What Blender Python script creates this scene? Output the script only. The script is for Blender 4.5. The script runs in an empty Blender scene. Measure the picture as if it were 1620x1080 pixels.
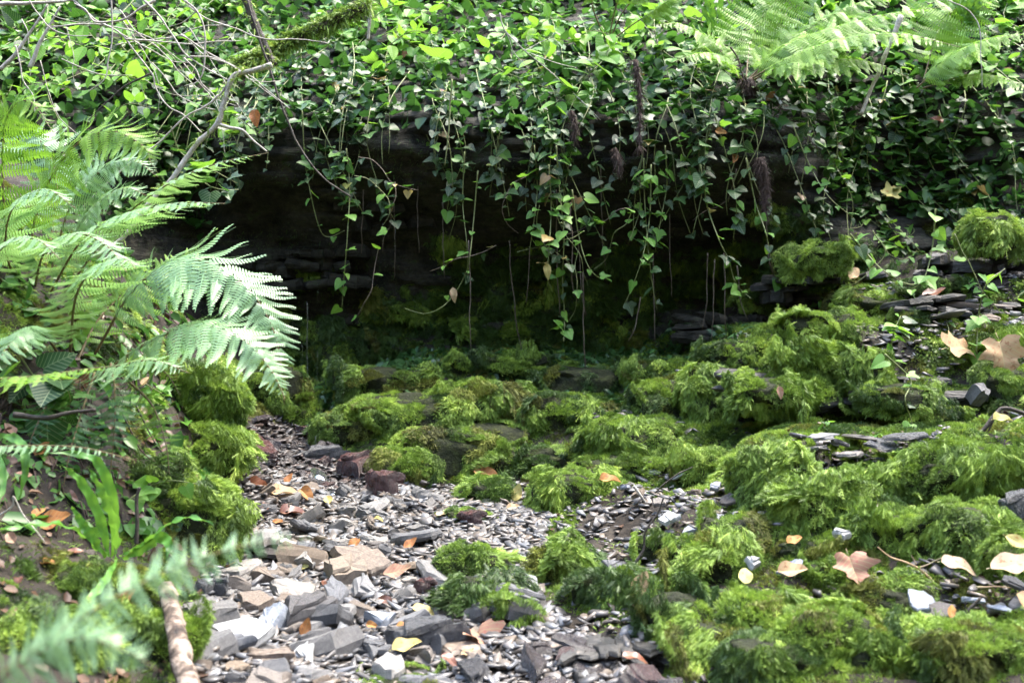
import bpy, bmesh, math
import numpy as np
from mathutils import Vector, Matrix

# ------------------------------------------------------------------ camera, sky, sun, exposure
SC = bpy.context.scene
COL = SC.collection
cam = bpy.data.cameras.new('camera'); cam_o = bpy.data.objects.new('camera', cam); COL.objects.link(cam_o)
cam.lens = 40; cam.sensor_width = 36; cam.clip_start = 0.05; cam.clip_end = 300
cam_o.location = (0, 0, 1.0); cam_o.rotation_euler = (math.radians(90), 0, 0)
cam.dof.use_dof = True; cam.dof.focus_distance = 3.4; cam.dof.aperture_fstop = 5.0
SC.camera = cam_o
F = 1800.0                       # focal length in pixels of the 1620 px wide photograph

SUN_EL, SUN_AZ = math.radians(70), math.radians(62)    # azimuth from +Y towards +X
world = bpy.data.worlds.new('World'); SC.world = world; world.use_nodes = True
wn = world.node_tree; wn.nodes.clear()
sky = wn.nodes.new('ShaderNodeTexSky'); sky.sky_type = 'NISHITA'; sky.sun_disc = False
sky.sun_elevation = SUN_EL; sky.sun_rotation = SUN_AZ; sky.air_density = 1.3; sky.dust_density = 3.0
bg = wn.nodes.new('ShaderNodeBackground'); bg.inputs[1].default_value = 0.15
wo = wn.nodes.new('ShaderNodeOutputWorld')
wn.links.new(sky.outputs[0], bg.inputs[0]); wn.links.new(bg.outputs[0], wo.inputs[0])
sl = bpy.data.lights.new('sun', 'SUN'); sl.energy = 1.3; sl.angle = math.radians(28); sl.color = (1.0, 0.95, 0.86)
so = bpy.data.objects.new('sun', sl); COL.objects.link(so)
sd = Vector((math.sin(SUN_AZ) * math.cos(SUN_EL), math.cos(SUN_AZ) * math.cos(SUN_EL), math.sin(SUN_EL)))
so.rotation_euler = (-sd).to_track_quat('-Z', 'Y').to_euler(); so.location = (0, 0, 8)
SC.view_settings.view_transform = 'Standard'; SC.view_settings.look = 'None'
SC.view_settings.gamma = 1.0; SC.view_settings.use_curve_mapping = False
SC.view_settings.exposure = 2.85
SC.render.engine = 'CYCLES'
SC.cycles.max_bounces = 6; SC.cycles.diffuse_bounces = 3; SC.cycles.glossy_bounces = 2
SC.cycles.transmission_bounces = 4; SC.cycles.transparent_max_bounces = 4
SC.cycles.use_denoising = True; SC.cycles.use_adaptive_sampling = True; SC.cycles.adaptive_threshold = 0.02

R = np.random.RandomState(11)
def rnd(a=0.0, b=1.0): return float(R.uniform(a, b))

# ------------------------------------------------------------------ small helpers
def P(px, py, Y):
    return Vector(((px - 810) / F * Y, Y, 1.0 - (py - 540) / F * Y))

def unit(v):
    v = np.asarray(v, float); n = np.linalg.norm(v, axis=-1, keepdims=True); return v / np.maximum(n, 1e-9)

_T = np.random.RandomState(5).rand(4096)
def _h(i, j, k): return _T[(i * 374761 + j * 668265 + k * 2147483 + (i * j * 31) % 977) & 4095]
def vnoise(p):
    p = np.asarray(p, float); i = np.floor(p).astype(np.int64); f = p - i; f = f * f * (3 - 2 * f)
    x, y, z = i[..., 0], i[..., 1], i[..., 2]; u, v, w = f[..., 0], f[..., 1], f[..., 2]
    def L(a, b, t): return a + (b - a) * t
    c = [[[_h(x + a, y + b, z + d) for d in (0, 1)] for b in (0, 1)] for a in (0, 1)]
    g = [L(L(c[a][0][0], c[a][0][1], w), L(c[a][1][0], c[a][1][1], w), v) for a in (0, 1)]
    return L(g[0], g[1], u) * 2 - 1
def fbm(p, o=4, s=1.0):
    p = np.asarray(p, float) * s; r = 0; a = 1.0; t = 0
    for k in range(o):
        r = r + a * vnoise(p + 17.3 * k); t += a; a *= 0.5; p = p * 2.03
    return r / t

class TPS:
    def __init__(s, xy, v, lam=1e-4):
        s.xy = np.array(xy, float); n = len(s.xy)
        d = np.linalg.norm(s.xy[:, None] - s.xy[None], axis=2)
        K = np.where(d > 0, d * d * np.log(np.maximum(d, 1e-9)), 0) + lam * np.eye(n)
        Q = np.c_[np.ones(n), s.xy]
        A = np.block([[K, Q], [Q.T, np.zeros((3, 3))]])
        s.w = np.linalg.solve(A, np.r_[np.array(v, float), 0, 0, 0]); s.n = n
    def __call__(s, x, y):
        x = np.asarray(x, float); y = np.asarray(y, float); out = s.w[s.n] + s.w[s.n + 1] * x + s.w[s.n + 2] * y
        if x.size <= 600:
            d2 = (x[..., None] - s.xy[:, 0]) ** 2 + (y[..., None] - s.xy[:, 1]) ** 2
            return out + (0.5 * d2 * np.log(np.maximum(d2, 1e-18))) @ s.w[:s.n]
        for k in range(s.n):
            d2 = (x - s.xy[k, 0]) ** 2 + (y - s.xy[k, 1]) ** 2
            out = out + s.w[k] * 0.5 * d2 * np.log(np.maximum(d2, 1e-18))
        return out

def np_mesh(name, V, faces, mat, smooth=False, tint=None):
    """V (n,3); faces (m,k) with one k; optional per-vertex float attribute 'tint'."""
    me = bpy.data.meshes.new(name); V = np.ascontiguousarray(V, np.float32); faces = np.ascontiguousarray(faces, np.int32)
    m, k = faces.shape
    me.vertices.add(len(V)); me.vertices.foreach_set('co', V.ravel())
    me.loops.add(m * k); me.loops.foreach_set('vertex_index', faces.ravel())
    me.polygons.add(m); me.polygons.foreach_set('loop_start', np.arange(0, m * k, k, dtype=np.int32))
    if smooth: me.polygons.foreach_set('use_smooth', np.ones(m, bool))
    if tint is not None:
        a = me.attributes.new('tint', 'FLOAT', 'POINT'); a.data.foreach_set('value', np.ascontiguousarray(tint, np.float32))
    me.materials.append(mat); me.update(calc_edges=True); me.validate(); return me

def py_mesh(name, V, Fs, mat, smooth=False):
    me = bpy.data.meshes.new(name); me.from_pydata([tuple(v) for v in V], [], [tuple(f) for f in Fs])
    me.materials.append(mat)
    if smooth: me.polygons.foreach_set('use_smooth', [True] * len(me.polygons))
    me.update(); return me

def tag(o, label=None, cat=None, group=None, kind=None):
    if label: o['label'] = label
    if cat: o['category'] = cat
    if group: o['group'] = group
    if kind: o['kind'] = kind
    return o

def thing(name, label, cat, loc, group=None):
    o = bpy.data.objects.new(name, None); COL.objects.link(o); o.location = loc; o.empty_display_size = 0.05
    return tag(o, label, cat, group)

def put(name, me, parent=None, mat4=None, loc=None):
    o = bpy.data.objects.new(name, me); COL.objects.link(o)
    if parent is not None: o.parent = parent
    if mat4 is not None: o.matrix_basis = mat4
    elif loc is not None: o.location = loc
    return o

def frame(T, N, s=1.0, loc=(0, 0, 0), sx=None):
    """local Y along T, local Z near N."""
    T = Vector(T).normalized(); N = Vector(N); N = (N - T * N.dot(T))
    if N.length < 1e-5: N = T.orthogonal()
    N.normalize(); X = T.cross(N); sx = s if sx is None else sx
    m = Matrix(((X.x * sx, T.x * s, N.x * s, loc[0]), (X.y * sx, T.y * s, N.y * s, loc[1]), (X.z * sx, T.z * s, N.z * s, loc[2]), (0, 0, 0, 1)))
    return m

def catmull(pts, n):
    p = [np.array(q, float) for q in pts]
    if len(p) == 2: return np.array([p[0] + (p[1] - p[0]) * t for t in np.linspace(0, 1, n)])
    p = [2 * p[0] - p[1]] + p + [2 * p[-1] - p[-2]]; m = len(p) - 3; out = []
    for t in np.linspace(0, m - 1e-6, n):
        i = int(t); u = t - i; a, b, c, d = p[i], p[i + 1], p[i + 2], p[i + 3]
        out.append(0.5 * ((2 * b) + (c - a) * u + (2 * a - 5 * b + 4 * c - d) * u * u + (3 * b - a - 3 * c + d) * u ** 3))
    return np.array(out)

def tube(pts, rad, sides=5, V=None, Fs=None):
    V = [] if V is None else V; Fs = [] if Fs is None else Fs
    pts = np.asarray(pts, float); n = len(pts); rad = np.broadcast_to(rad, (n,)); base = len(V)
    T = unit(np.gradient(pts, axis=0)); ref = np.array([0.31, 0.87, 0.38])
    for k in range(n):
        a = unit(np.cross(T[k], ref)); b = np.cross(T[k], a)
        for s in range(sides):
            t = 2 * math.pi * s / sides
            V.append(pts[k] + rad[k] * (a * math.cos(t) + b * math.sin(t)))
    for k in range(n - 1):
        for s in range(sides):
            i = base + k * sides; s2 = (s + 1) % sides
            Fs.append((i + s, i + s2, i + sides + s2, i + sides + s))
    Fs.append(tuple(base + s for s in range(sides))[::-1]); Fs.append(tuple(base + (n - 1) * sides + s for s in range(sides)))
    return V, Fs

# ------------------------------------------------------------------ materials
def new_mat(name):
    m = bpy.data.materials.new(name); m.use_nodes = True; t = m.node_tree; t.nodes.clear()
    out = t.nodes.new('ShaderNodeOutputMaterial'); b = t.nodes.new('ShaderNodeBsdfPrincipled')
    t.links.new(b.outputs[0], out.inputs[0]); return m, t, b, out
def ramp(t, stops):
    r = t.nodes.new('ShaderNodeValToRGB'); e = r.color_ramp.elements
    while len(e) > 1: e.remove(e[-1])
    e[0].position = stops[0][0]; e[0].color = (*stops[0][1], 1)
    for p, c in stops[1:]:
        q = e.new(p); q.color = (*c, 1)
    return r
def noise(t, scale, detail=4, rough=0.6, coord='Object', dist=0.0, stretch=None):
    tc = t.nodes.new('ShaderNodeTexCoord'); n = t.nodes.new('ShaderNodeTexNoise')
    n.inputs['Scale'].default_value = scale; n.inputs['Detail'].default_value = detail
    n.inputs['Roughness'].default_value = rough; n.inputs['Distortion'].default_value = dist
    src = tc.outputs[coord]
    if stretch:
        mp = t.nodes.new('ShaderNodeMapping'); mp.inputs['Scale'].default_value = stretch
        t.links.new(src, mp.inputs[0]); src = mp.outputs[0]
    t.links.new(src, n.inputs['Vector']); return n
def mixc(t, a, b, fac, mode='MIX'):
    m = t.nodes.new('ShaderNodeMix'); m.data_type = 'RGBA'; m.blend_type = mode
    for i, v in ((0, fac), (6, a), (7, b)):
        if hasattr(v, 'is_linked'): t.links.new(v, m.inputs[i])
        elif i == 0: m.inputs[0].default_value = v
        else: m.inputs[i].default_value = (*v, 1)
    return m.outputs[2]
def bump(t, b, h, strength=0.5, dist=0.01):
    bp = t.nodes.new('ShaderNodeBump'); bp.inputs['Strength'].default_value = strength; bp.inputs['Distance'].default_value = dist
    t.links.new(h, bp.inputs['Height']); t.links.new(bp.outputs[0], b.inputs['Normal'])

def leaf_mat(name, stops, rough=0.4, trans=0.35, tcol=None, spec=0.5, src='object', vein=0.0, spot=None, coat=0.0):
    m, t, b, out = new_mat(name)
    if src == 'tint':
        at = t.nodes.new('ShaderNodeAttribute'); at.attribute_name = 'tint'
        oi = t.nodes.new('ShaderNodeObjectInfo'); ad = t.nodes.new('ShaderNodeMath'); ad.operation = 'MULTIPLY_ADD'
        ad.inputs[1].default_value = 0.35; t.links.new(oi.outputs['Random'], ad.inputs[0])
        mu = t.nodes.new('ShaderNodeMath'); mu.operation = 'MULTIPLY'; mu.inputs[1].default_value = 0.65
        t.links.new(at.outputs['Fac'], mu.inputs[0]); t.links.new(mu.outputs[0], ad.inputs[2]); fac = ad.outputs[0]
    else:
        oi = t.nodes.new('ShaderNodeObjectInfo'); fac = oi.outputs['Random']
    r = ramp(t, stops); t.links.new(fac, r.inputs[0]); c = r.outputs[0]
    if spot:
        n = noise(t, spot[0], 4, 0.65); rr = ramp(t, [(spot[1], (0, 0, 0)), (spot[1] + 0.12, (1, 1, 1))]); t.links.new(n.outputs[0], rr.inputs[0])
        c = mixc(t, c, spot[2], rr.outputs[0])
    if vein:
        tc = t.nodes.new('ShaderNodeTexCoord'); sp = t.nodes.new('ShaderNodeSeparateXYZ'); t.links.new(tc.outputs['Object'], sp.inputs[0])
        ab = t.nodes.new('ShaderNodeMath'); ab.operation = 'ABSOLUTE'; t.links.new(sp.outputs[0], ab.inputs[0])
        # midrib and slanting side veins
        mm = t.nodes.new('ShaderNodeMath'); mm.operation = 'MULTIPLY_ADD'; mm.inputs[1].default_value = -0.8
        t.links.new(ab.outputs[0], mm.inputs[0]); t.links.new(sp.outputs[1], mm.inputs[2])
        pp = t.nodes.new('ShaderNodeMath'); pp.operation = 'PINGPONG'; pp.inputs[1].default_value = 0.075; t.links.new(mm.outputs[0], pp.inputs[0])
        mn = t.nodes.new('ShaderNodeMath'); mn.operation = 'MINIMUM'; t.links.new(ab.outputs[0], mn.inputs[0]); t.links.new(pp.outputs[0], mn.inputs[1])
        vr = ramp(t, [(0.0, (vein, vein, vein)), (0.02, (0, 0, 0))]); t.links.new(mn.outputs[0], vr.inputs[0])
        c = mixc(t, c, (0.35, 0.42, 0.2), vr.outputs[0])
    t.links.new(c, b.inputs['Base Color']); b.inputs['Roughness'].default_value = rough
    b.inputs['Specular IOR Level'].default_value = spec
    b.inputs['Coat Weight'].default_value = coat; b.inputs['Coat Roughness'].default_value = 0.15
    if trans:
        tr = t.nodes.new('ShaderNodeBsdfTranslucent')
        if tcol: t.links.new(mixc(t, c, tcol, 0.6), tr.inputs[0])
        else: t.links.new(c, tr.inputs[0])
        mx = t.nodes.new('ShaderNodeMixShader'); mx.inputs[0].default_value = trans
        t.links.new(b.outputs[0], mx.inputs[1]); t.links.new(tr.outputs[0], mx.inputs[2]); t.links.new(mx.outputs[0], out.inputs[0])
    return m

def rock_mat(name, stops, rough=(0.25, 0.6), scale=14, spec=0.5, layered=True, objvar=False, bstr=0.6, tintstops=None):
    m, t, b, out = new_mat(name)
    n = noise(t, scale, 8, 0.68, dist=0.4); r = ramp(t, stops); t.links.new(n.outputs[0], r.inputs[0]); c = r.outputs[0]
    if tintstops:
        oi = t.nodes.new('ShaderNodeObjectInfo'); tr = ramp(t, tintstops); tr.color_ramp.interpolation = 'LINEAR'
        t.links.new(oi.outputs['Random'], tr.inputs[0]); c = mixc(t, tr.outputs[0], c, 0.9, 'MULTIPLY')
    n3 = noise(t, scale * 5, 3, 0.7); r3 = ramp(t, [(0.35, (0.72, 0.72, 0.72)), (0.6, (1.15, 1.15, 1.15))]); t.links.new(n3.outputs[0], r3.inputs[0])
    c = mixc(t, c, r3.outputs[0], 1.0, 'MULTIPLY')
    t.links.new(c, b.inputs['Base Color'])
    n2 = noise(t, scale * 0.6, 3, 0.6); mr = t.nodes.new('ShaderNodeMapRange'); mr.inputs[1].default_value = 0.35; mr.inputs[2].default_value = 0.65
    mr.inputs[3].default_value = rough[0]; mr.inputs[4].default_value = rough[1]
    t.links.new(n2.outputs[0], mr.inputs[0]); t.links.new(mr.outputs[0], b.inputs['Roughness']); b.inputs['Specular IOR Level'].default_value = spec
    ng = noise(t, scale * 2.2, 6, 0.7, stretch=(1, 1, 6) if layered else None); bump(t, b, ng.outputs[0], bstr, 0.012)
    return m

M = {}
M['soil'] = rock_mat('soil', [(0.3, (0.008, 0.007, 0.006)), (0.48, (0.022, 0.017, 0.012)), (0.6, (0.04, 0.032, 0.024)), (0.75, (0.024, 0.034, 0.012))], (0.6, 0.9), 9, 0.2, False, bstr=0.9)
M['wall'] = rock_mat('wet_dark_rock', [(0.3, (0.011, 0.011, 0.009)), (0.45, (0.028, 0.027, 0.021)), (0.58, (0.055, 0.050, 0.036)), (0.7, (0.034, 0.052, 0.018))], (0.5, 0.85), 11, 0.18, True, bstr=1.0)
M['ledge'] = rock_mat('wet_slate_ledge', [(0.3, (0.012, 0.011, 0.010)), (0.5, (0.032, 0.030, 0.026)), (0.7, (0.075, 0.068, 0.055))], (0.2, 0.55), 11, 0.5, True, bstr=0.8)
TS = [(0.0, (0.105, 0.11, 0.12)), (0.2, (0.165, 0.158, 0.148)), (0.38, (0.145, 0.11, 0.08)), (0.5, (0.23, 0.225, 0.215)), (0.65, (0.065, 0.068, 0.075)), (0.78, (0.20, 0.15, 0.10)), (0.88, (0.31, 0.30, 0.28)), (1.0, (0.12, 0.128, 0.145))]
VAR = [(0.3, (0.45, 0.45, 0.45)), (0.5, (0.85, 0.83, 0.8)), (0.7, (1.25, 1.2, 1.12))]
M['stone'] = rock_mat('dry_slate', VAR, (0.35, 0.75), 30, 0.45, True, tintstops=TS, bstr=0.5)
WTS = [(0.0, (0.05, 0.04, 0.038)), (0.3, (0.09, 0.075, 0.07)), (0.6, (0.06, 0.06, 0.062)), (0.85, (0.11, 0.055, 0.045)), (1.0, (0.08, 0.08, 0.085))]
M['wet_stone'] = rock_mat('wet_slate', VAR, (0.08, 0.4), 26, 0.7, True, tintstops=WTS, bstr=0.7)
M['pale_stone'] = rock_mat('pale_slate', [(0.3, (0.24, 0.24, 0.23)), (0.55, (0.38, 0.38, 0.365)), (0.75, (0.52, 0.52, 0.50))], (0.4, 0.7), 22, 0.4, True, bstr=0.4)
M['blue_stone'] = rock_mat('blue_grey_slate', [(0.3, (0.12, 0.135, 0.16)), (0.5, (0.20, 0.22, 0.25)), (0.7, (0.29, 0.31, 0.34))], (0.2, 0.55), 24, 0.55, True, bstr=0.4)
M['brown_stone'] = rock_mat('brown_slate', [(0.3, (0.07, 0.05, 0.035)), (0.5, (0.17, 0.13, 0.095)), (0.7, (0.27, 0.22, 0.17))], (0.3, 0.6), 18, 0.5, True, bstr=0.5)
M['red_stone'] = rock_mat('dark_red_wet_slate', [(0.3, (0.03, 0.012, 0.011)), (0.5, (0.085, 0.035, 0.03)), (0.7, (0.16, 0.075, 0.06))], (0.12, 0.45), 18, 0.6, True, bstr=0.8)
M['dark_stone'] = rock_mat('charcoal_slate', [(0.3, (0.025, 0.026, 0.027)), (0.5, (0.07, 0.07, 0.07)), (0.7, (0.14, 0.14, 0.135))], (0.15, 0.5), 18, 0.6, True, bstr=0.7)
M['gravel_old'] = rock_mat('gravel_chips', [(0.3, (0.05, 0.05, 0.05)), (0.45, (0.14, 0.135, 0.13)), (0.58, (0.26, 0.255, 0.25)), (0.75, (0.45, 0.44, 0.42))], (0.45, 0.85), 55, 0.3, False, bstr=0.3)
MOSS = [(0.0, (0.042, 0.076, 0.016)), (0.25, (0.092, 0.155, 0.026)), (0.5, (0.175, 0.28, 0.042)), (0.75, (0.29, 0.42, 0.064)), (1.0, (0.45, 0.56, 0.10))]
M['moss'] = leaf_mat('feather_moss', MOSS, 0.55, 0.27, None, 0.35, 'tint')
M['moss_dark_shade'] = leaf_mat('dark_and_shaded_moss', [(0.0, (0.022, 0.046, 0.013)), (0.5, (0.058, 0.110, 0.022)), (1.0, (0.12, 0.20, 0.036))], 0.5, 0.25, None, 0.4, 'tint')  # darker copy of the moss: shade put into the colour, also random variety
M['moss_olive'] = leaf_mat('olive_moss', [(0.0, (0.05, 0.05, 0.014)), (0.4, (0.11, 0.12, 0.024)), (0.75, (0.20, 0.23, 0.04)), (1.0, (0.33, 0.36, 0.07))], 0.6, 0.22, None, 0.3, 'tint')
M['moss_core'] = rock_mat('moss_bed', [(0.3, (0.010, 0.012, 0.006)), (0.5, (0.022, 0.026, 0.010)), (0.65, (0.04, 0.05, 0.014))], (0.7, 0.9), 30, 0.2, False, bstr=1.0)
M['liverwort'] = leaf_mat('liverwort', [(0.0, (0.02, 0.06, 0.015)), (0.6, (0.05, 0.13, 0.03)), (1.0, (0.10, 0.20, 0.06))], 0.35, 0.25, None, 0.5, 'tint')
M['ivy'] = leaf_mat('ivy_leaf_dark', [(0.0, (0.006, 0.022, 0.009)), (0.45, (0.011, 0.037, 0.012)), (0.8, (0.023, 0.070, 0.016)), (1.0, (0.045, 0.125, 0.022))], 0.46, 0.20, (0.12, 0.36, 0.03), 0.30, vein=0.55)
M['ivy_young'] = leaf_mat('ivy_leaf_young', [(0.0, (0.055, 0.16, 0.022)), (0.5, (0.10, 0.25, 0.03)), (1.0, (0.17, 0.34, 0.05))], 0.5, 0.34, (0.30, 0.58, 0.04), 0.28, vein=0.5)
M['ivy_old'] = leaf_mat('ivy_leaf_yellowed', [(0.0, (0.30, 0.20, 0.05)), (0.4, (0.38, 0.32, 0.08)), (0.7, (0.22, 0.12, 0.05)), (1.0, (0.32, 0.36, 0.10))], 0.45, 0.25, None, 0.4, vein=0.3)
M['shrub'] = leaf_mat('hazel_leaf', [(0.0, (0.08, 0.22, 0.02)), (0.5, (0.13, 0.32, 0.025)), (1.0, (0.21, 0.42, 0.04))], 0.5, 0.40, (0.30, 0.58, 0.04), 0.3, vein=0.4)
M['under'] = leaf_mat('undergrowth_leaf', [(0.0, (0.02, 0.06, 0.015)), (0.5, (0.06, 0.16, 0.025)), (1.0, (0.13, 0.30, 0.03))], 0.4, 0.35, None, 0.45, 'tint')
M['fern'] = leaf_mat('fern_blade', [(0.0, (0.20, 0.34, 0.17)), (0.5, (0.25, 0.42, 0.19)), (1.0, (0.33, 0.50, 0.25))], 0.36, 0.35, (0.30, 0.52, 0.08), 0.65)
M['fern_green'] = leaf_mat('fern_blade_green', [(0.0, (0.12, 0.24, 0.022)), (0.5, (0.18, 0.33, 0.03)), (1.0, (0.26, 0.42, 0.05))], 0.45, 0.42, (0.28, 0.55, 0.05), 0.5)
M['fern_dark'] = leaf_mat('fern_blade_dark', [(0.0, (0.03, 0.10, 0.02)), (1.0, (0.06, 0.17, 0.035))], 0.36, 0.3, (0.12, 0.35, 0.04), 0.5)
M['tongue'] = leaf_mat('hart_tongue_leaf', [(0.0, (0.07, 0.20, 0.028)), (1.0, (0.12, 0.28, 0.04))], 0.38, 0.3, (0.26, 0.52, 0.05), 0.45, spot=(28, .52, (0.04, 0.12, 0.02)))
M['rachis'] = rock_mat('fern_stalk', [(0.3, (0.09, 0.06, 0.025)), (0.7, (0.20, 0.15, 0.06))], (0.5, 0.7), 40, 0.4, False, bstr=0.2)
M['stem'] = rock_mat('ivy_stem', [(0.3, (0.10, 0.13, 0.04)), (0.7, (0.22, 0.24, 0.09))], (0.5, 0.7), 30, 0.4, False, bstr=0.2)
M['stem_brown'] = rock_mat('root_string', [(0.3, (0.06, 0.045, 0.03)), (0.7, (0.17, 0.135, 0.10))], (0.5, 0.8), 30, 0.3, False, bstr=0.2)
M['twig'] = rock_mat('pale_bark', [(0.3, (0.26, 0.23, 0.18)), (0.55, (0.48, 0.44, 0.37)), (0.75, (0.62, 0.58, 0.52))], (0.5, 0.8), 35, 0.35, False, bstr=0.4)
M['bark'] = rock_mat('dark_bark', [(0.3, (0.03, 0.024, 0.018)), (0.6, (0.08, 0.065, 0.05)), (0.75, (0.16, 0.14, 0.11))], (0.5, 0.8), 30, 0.35, False, bstr=0.6)
M['stick'] = rock_mat('peeling_stick_bark', [(0.36, (0.03, 0.024, 0.02)), (0.46, (0.10, 0.07, 0.05)), (0.52, (0.26, 0.20, 0.15)), (0.62, (0.40, 0.33, 0.26))], (0.5, 0.8), 22, 0.3, False, bstr=1.0)
M['root'] = rock_mat('red_brown_root', [(0.3, (0.035, 0.022, 0.016)), (0.6, (0.085, 0.056, 0.043)), (0.8, (0.16, 0.115, 0.09))], (0.6, 0.85), 60, 0.3, False, bstr=0.5)
M['leaf_tan'] = leaf_mat('dead_leaf_tan', [(0.0, (0.36, 0.23, 0.12)), (0.5, (0.44, 0.31, 0.18)), (1.0, (0.34, 0.25, 0.17))], 0.65, 0.15, None, 0.25, vein=0.35, spot=(7, 0.54, (0.25, 0.12, 0.06)))
M['leaf_orange'] = leaf_mat('dead_leaf_orange', [(0.0, (0.30, 0.11, 0.035)), (0.5, (0.38, 0.18, 0.045)), (1.0, (0.24, 0.09, 0.04))], 0.6, 0.15, None, 0.3, vein=0.25, spot=(6, 0.53, (0.18, 0.07, 0.03)))
M['leaf_red'] = leaf_mat('dead_leaf_russet', [(0.0, (0.12, 0.04, 0.022)), (0.5, (0.20, 0.07, 0.036)), (1.0, (0.13, 0.06, 0.042))], 0.35, 0.15, None, 0.5, vein=0.15, spot=(7, 0.58, (0.10, 0.035, 0.02)))
M['leaf_yellow'] = leaf_mat('dead_leaf_yellow', [(0.0, (0.46, 0.36, 0.12)), (1.0, (0.40, 0.37, 0.13))], 0.6, 0.18, None, 0.25, vein=0.3, spot=(6, 0.55, (0.36, 0.18, 0.05)))
M['leaf_pink'] = leaf_mat('dead_leaf_pinkish', [(0.0, (0.28, 0.15, 0.10)), (1.0, (0.34, 0.20, 0.14))], 0.6, 0.15, None, 0.25, vein=0.4, spot=(6, 0.54, (0.28, 0.11, 0.08)))
M['gravel'] = leaf_mat('slate_gravel', [(0.0, (0.035, 0.033, 0.032)), (0.25, (0.085, 0.08, 0.075)), (0.45, (0.14, 0.112, 0.085)), (0.6, (0.12, 0.125, 0.132)), (0.8, (0.175, 0.165, 0.15)), (0.93, (0.11, 0.058, 0.038)), (1.0, (0.29, 0.28, 0.265))], 0.42, 0.0, None, 0.5, 'tint', spot=(40, .56, (0.07, 0.065, 0.06)))
M['wet_gravel'] = leaf_mat('wet_slate_gravel', [(0.0, (0.02, 0.018, 0.017)), (0.4, (0.05, 0.045, 0.042)), (0.7, (0.08, 0.06, 0.05)), (0.9, (0.06, 0.03, 0.024)), (1.0, (0.14, 0.135, 0.13))], 0.42, 0.0, None, 0.4, 'tint', spot=(45, .55, (0.015, 0.014, 0.013)))
M['litter'] = leaf_mat('leaf_crumbs', [(0.0, (0.04, 0.02, 0.013)), (0.6, (0.10, 0.052, 0.028)), (1.0, (0.24, 0.15, 0.085))], 0.5, 0.1, None, 0.4, 'tint')
def water_mat():
    m, t, b, out = new_mat('falling_water')
    b.inputs['Base Color'].default_value = (0.9, 0.94, 0.95, 1); b.inputs['Roughness'].default_value = 0.12
    b.inputs['Transmission Weight'].default_value = 0.97; b.inputs['IOR'].default_value = 1.33
    n = noise(t, 60, 3, 0.6); bump(t, b, n.outputs[0], 0.2, 0.002); return m
M['water'] = water_mat()

# ------------------------------------------------------------------ the ground: one sheet, heights from estimated points, unseen banks raised to block low sky
GP = [(550,1080,2.1),(450,1000,2.35),(700,1000,2.35),(550,900,2.75),(700,850,3.0),(450,800,3.15),(600,790,3.3),(520,752,3.55),(480,700,3.85),(800,800,3.3),
      (830,772,3.52),(850,1060,2.15),(1000,1040,2.15),(900,900,2.65),(1000,850,2.9),(1050,785,3.1),(1120,750,3.2),(1250,705,3.12),(1400,702,3.1),(1250,735,2.95),(1400,730,2.85),(1530,720,2.75),
      (1600,690,2.98),(1200,860,2.62),(1420,830,2.6),(1540,800,2.62),(1300,900,2.5),(1200,1060,2.1),(1400,1000,2.2),(1600,1000,2.1),(1600,880,2.4),(1450,900,2.4),(1300,680,3.32),(1300,600,3.48),(1300,540,3.66),(1480,660,3.22),(1500,605,3.38),
      (1600,560,3.42),(1400,500,3.74),(1600,465,3.7),(700,768,3.5),(700,700,3.66),(700,645,3.84),(700,595,4.08),(900,735,3.6),(900,680,3.72),(900,630,3.9),(900,590,4.1),(600,690,3.72),(600,640,3.9),(600,590,4.15),(1000,720,3.55),(1000,670,3.68),(1000,610,3.95),(1130,690,3.5),(1130,600,3.72),(1150,545,4.0),(800,562,4.38),(1000,562,4.35),
      (340,880,2.7),(330,780,2.95),(370,690,3.5),(430,660,3.85),(300,655,3.15),(250,700,2.85),(200,800,2.55),(200,900,2.35),(250,1000,2.1),(100,1000,1.95),
      (100,850,2.3),(50,700,2.5),(150,600,2.75),(50,500,2.75),(0,400,2.9),(200,500,3.2),(200,420,3.7),(90,310,4.0),(320,560,3.75),(450,600,4.4)]
gx = [P(*p) for p in GP]
GW = [(0,.5,.2),(-1.5,.5,.62),(1.5,.5,.35),(0,-1,.15),(-3,1,1.3),(-3,3,2.1),(3,1,.75),(3,3,1.15),(3,4.2,1.7),(-1.5,-2,1.0),(1.5,-2,.7),(0,-5,1.6),(-5,-4,3),(5,-4,2.5),(-5,2,3.2),(5,2,2.0),(0,5.4,1.0),(-2.4,4.6,2.2),(2.4,4.8,1.9)]  # out of view: banks behind and beside the camera added to block low skylight
G_T = TPS([(p.x, p.y) for p in gx] + [(a, b) for a, b, c in GW], [p.z for p in gx] + [c for a, b, c in GW], 2e-3)
def ground_z(x, y):
    x = np.asarray(x, float); y = np.asarray(y, float)
    z = G_T(np.clip(x, -5, 5), np.clip(y, -6, 5.6))
    far = np.maximum(0, np.abs(x) - 5) + np.maximum(0, -6 - y) + np.maximum(0, y - 5.6)
    z = z + far * 0.55
    p = np.stack([x, y, np.zeros_like(x)], -1)
    cx = np.interp(y, [1.5, 2.1, 2.6, 3.0, 3.4, 3.85], [-.28, -.28, -.30, -.34, -.50, -.68]); hw = np.interp(y, [2.1, 2.7, 3.3, 3.85], [.42, .42, .42, .12])
    m = np.clip((np.abs(x - cx) - hw) / .18, 0, 1); m = m * m * (3 - 2 * m) * np.clip((y - 1.2) * 2, 0, 1)
    zw = z + .05 * fbm(p, 2, 1.7); st = np.clip((x - .15) / .3, 0, 1) * m          # broken rock steps on the right
    z = z - st * .95 * .15 / 6.283 * np.sin(6.283 * zw / .15)
    z = z + m * (.055 * fbm(p + 3, 3, 5.5) + .02 * np.abs(fbm(p + 8, 2, 13.0)))
    return z + 0.012 * fbm(p, 3, 6.0) + 0.006 * vnoise(p * 45)

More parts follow.
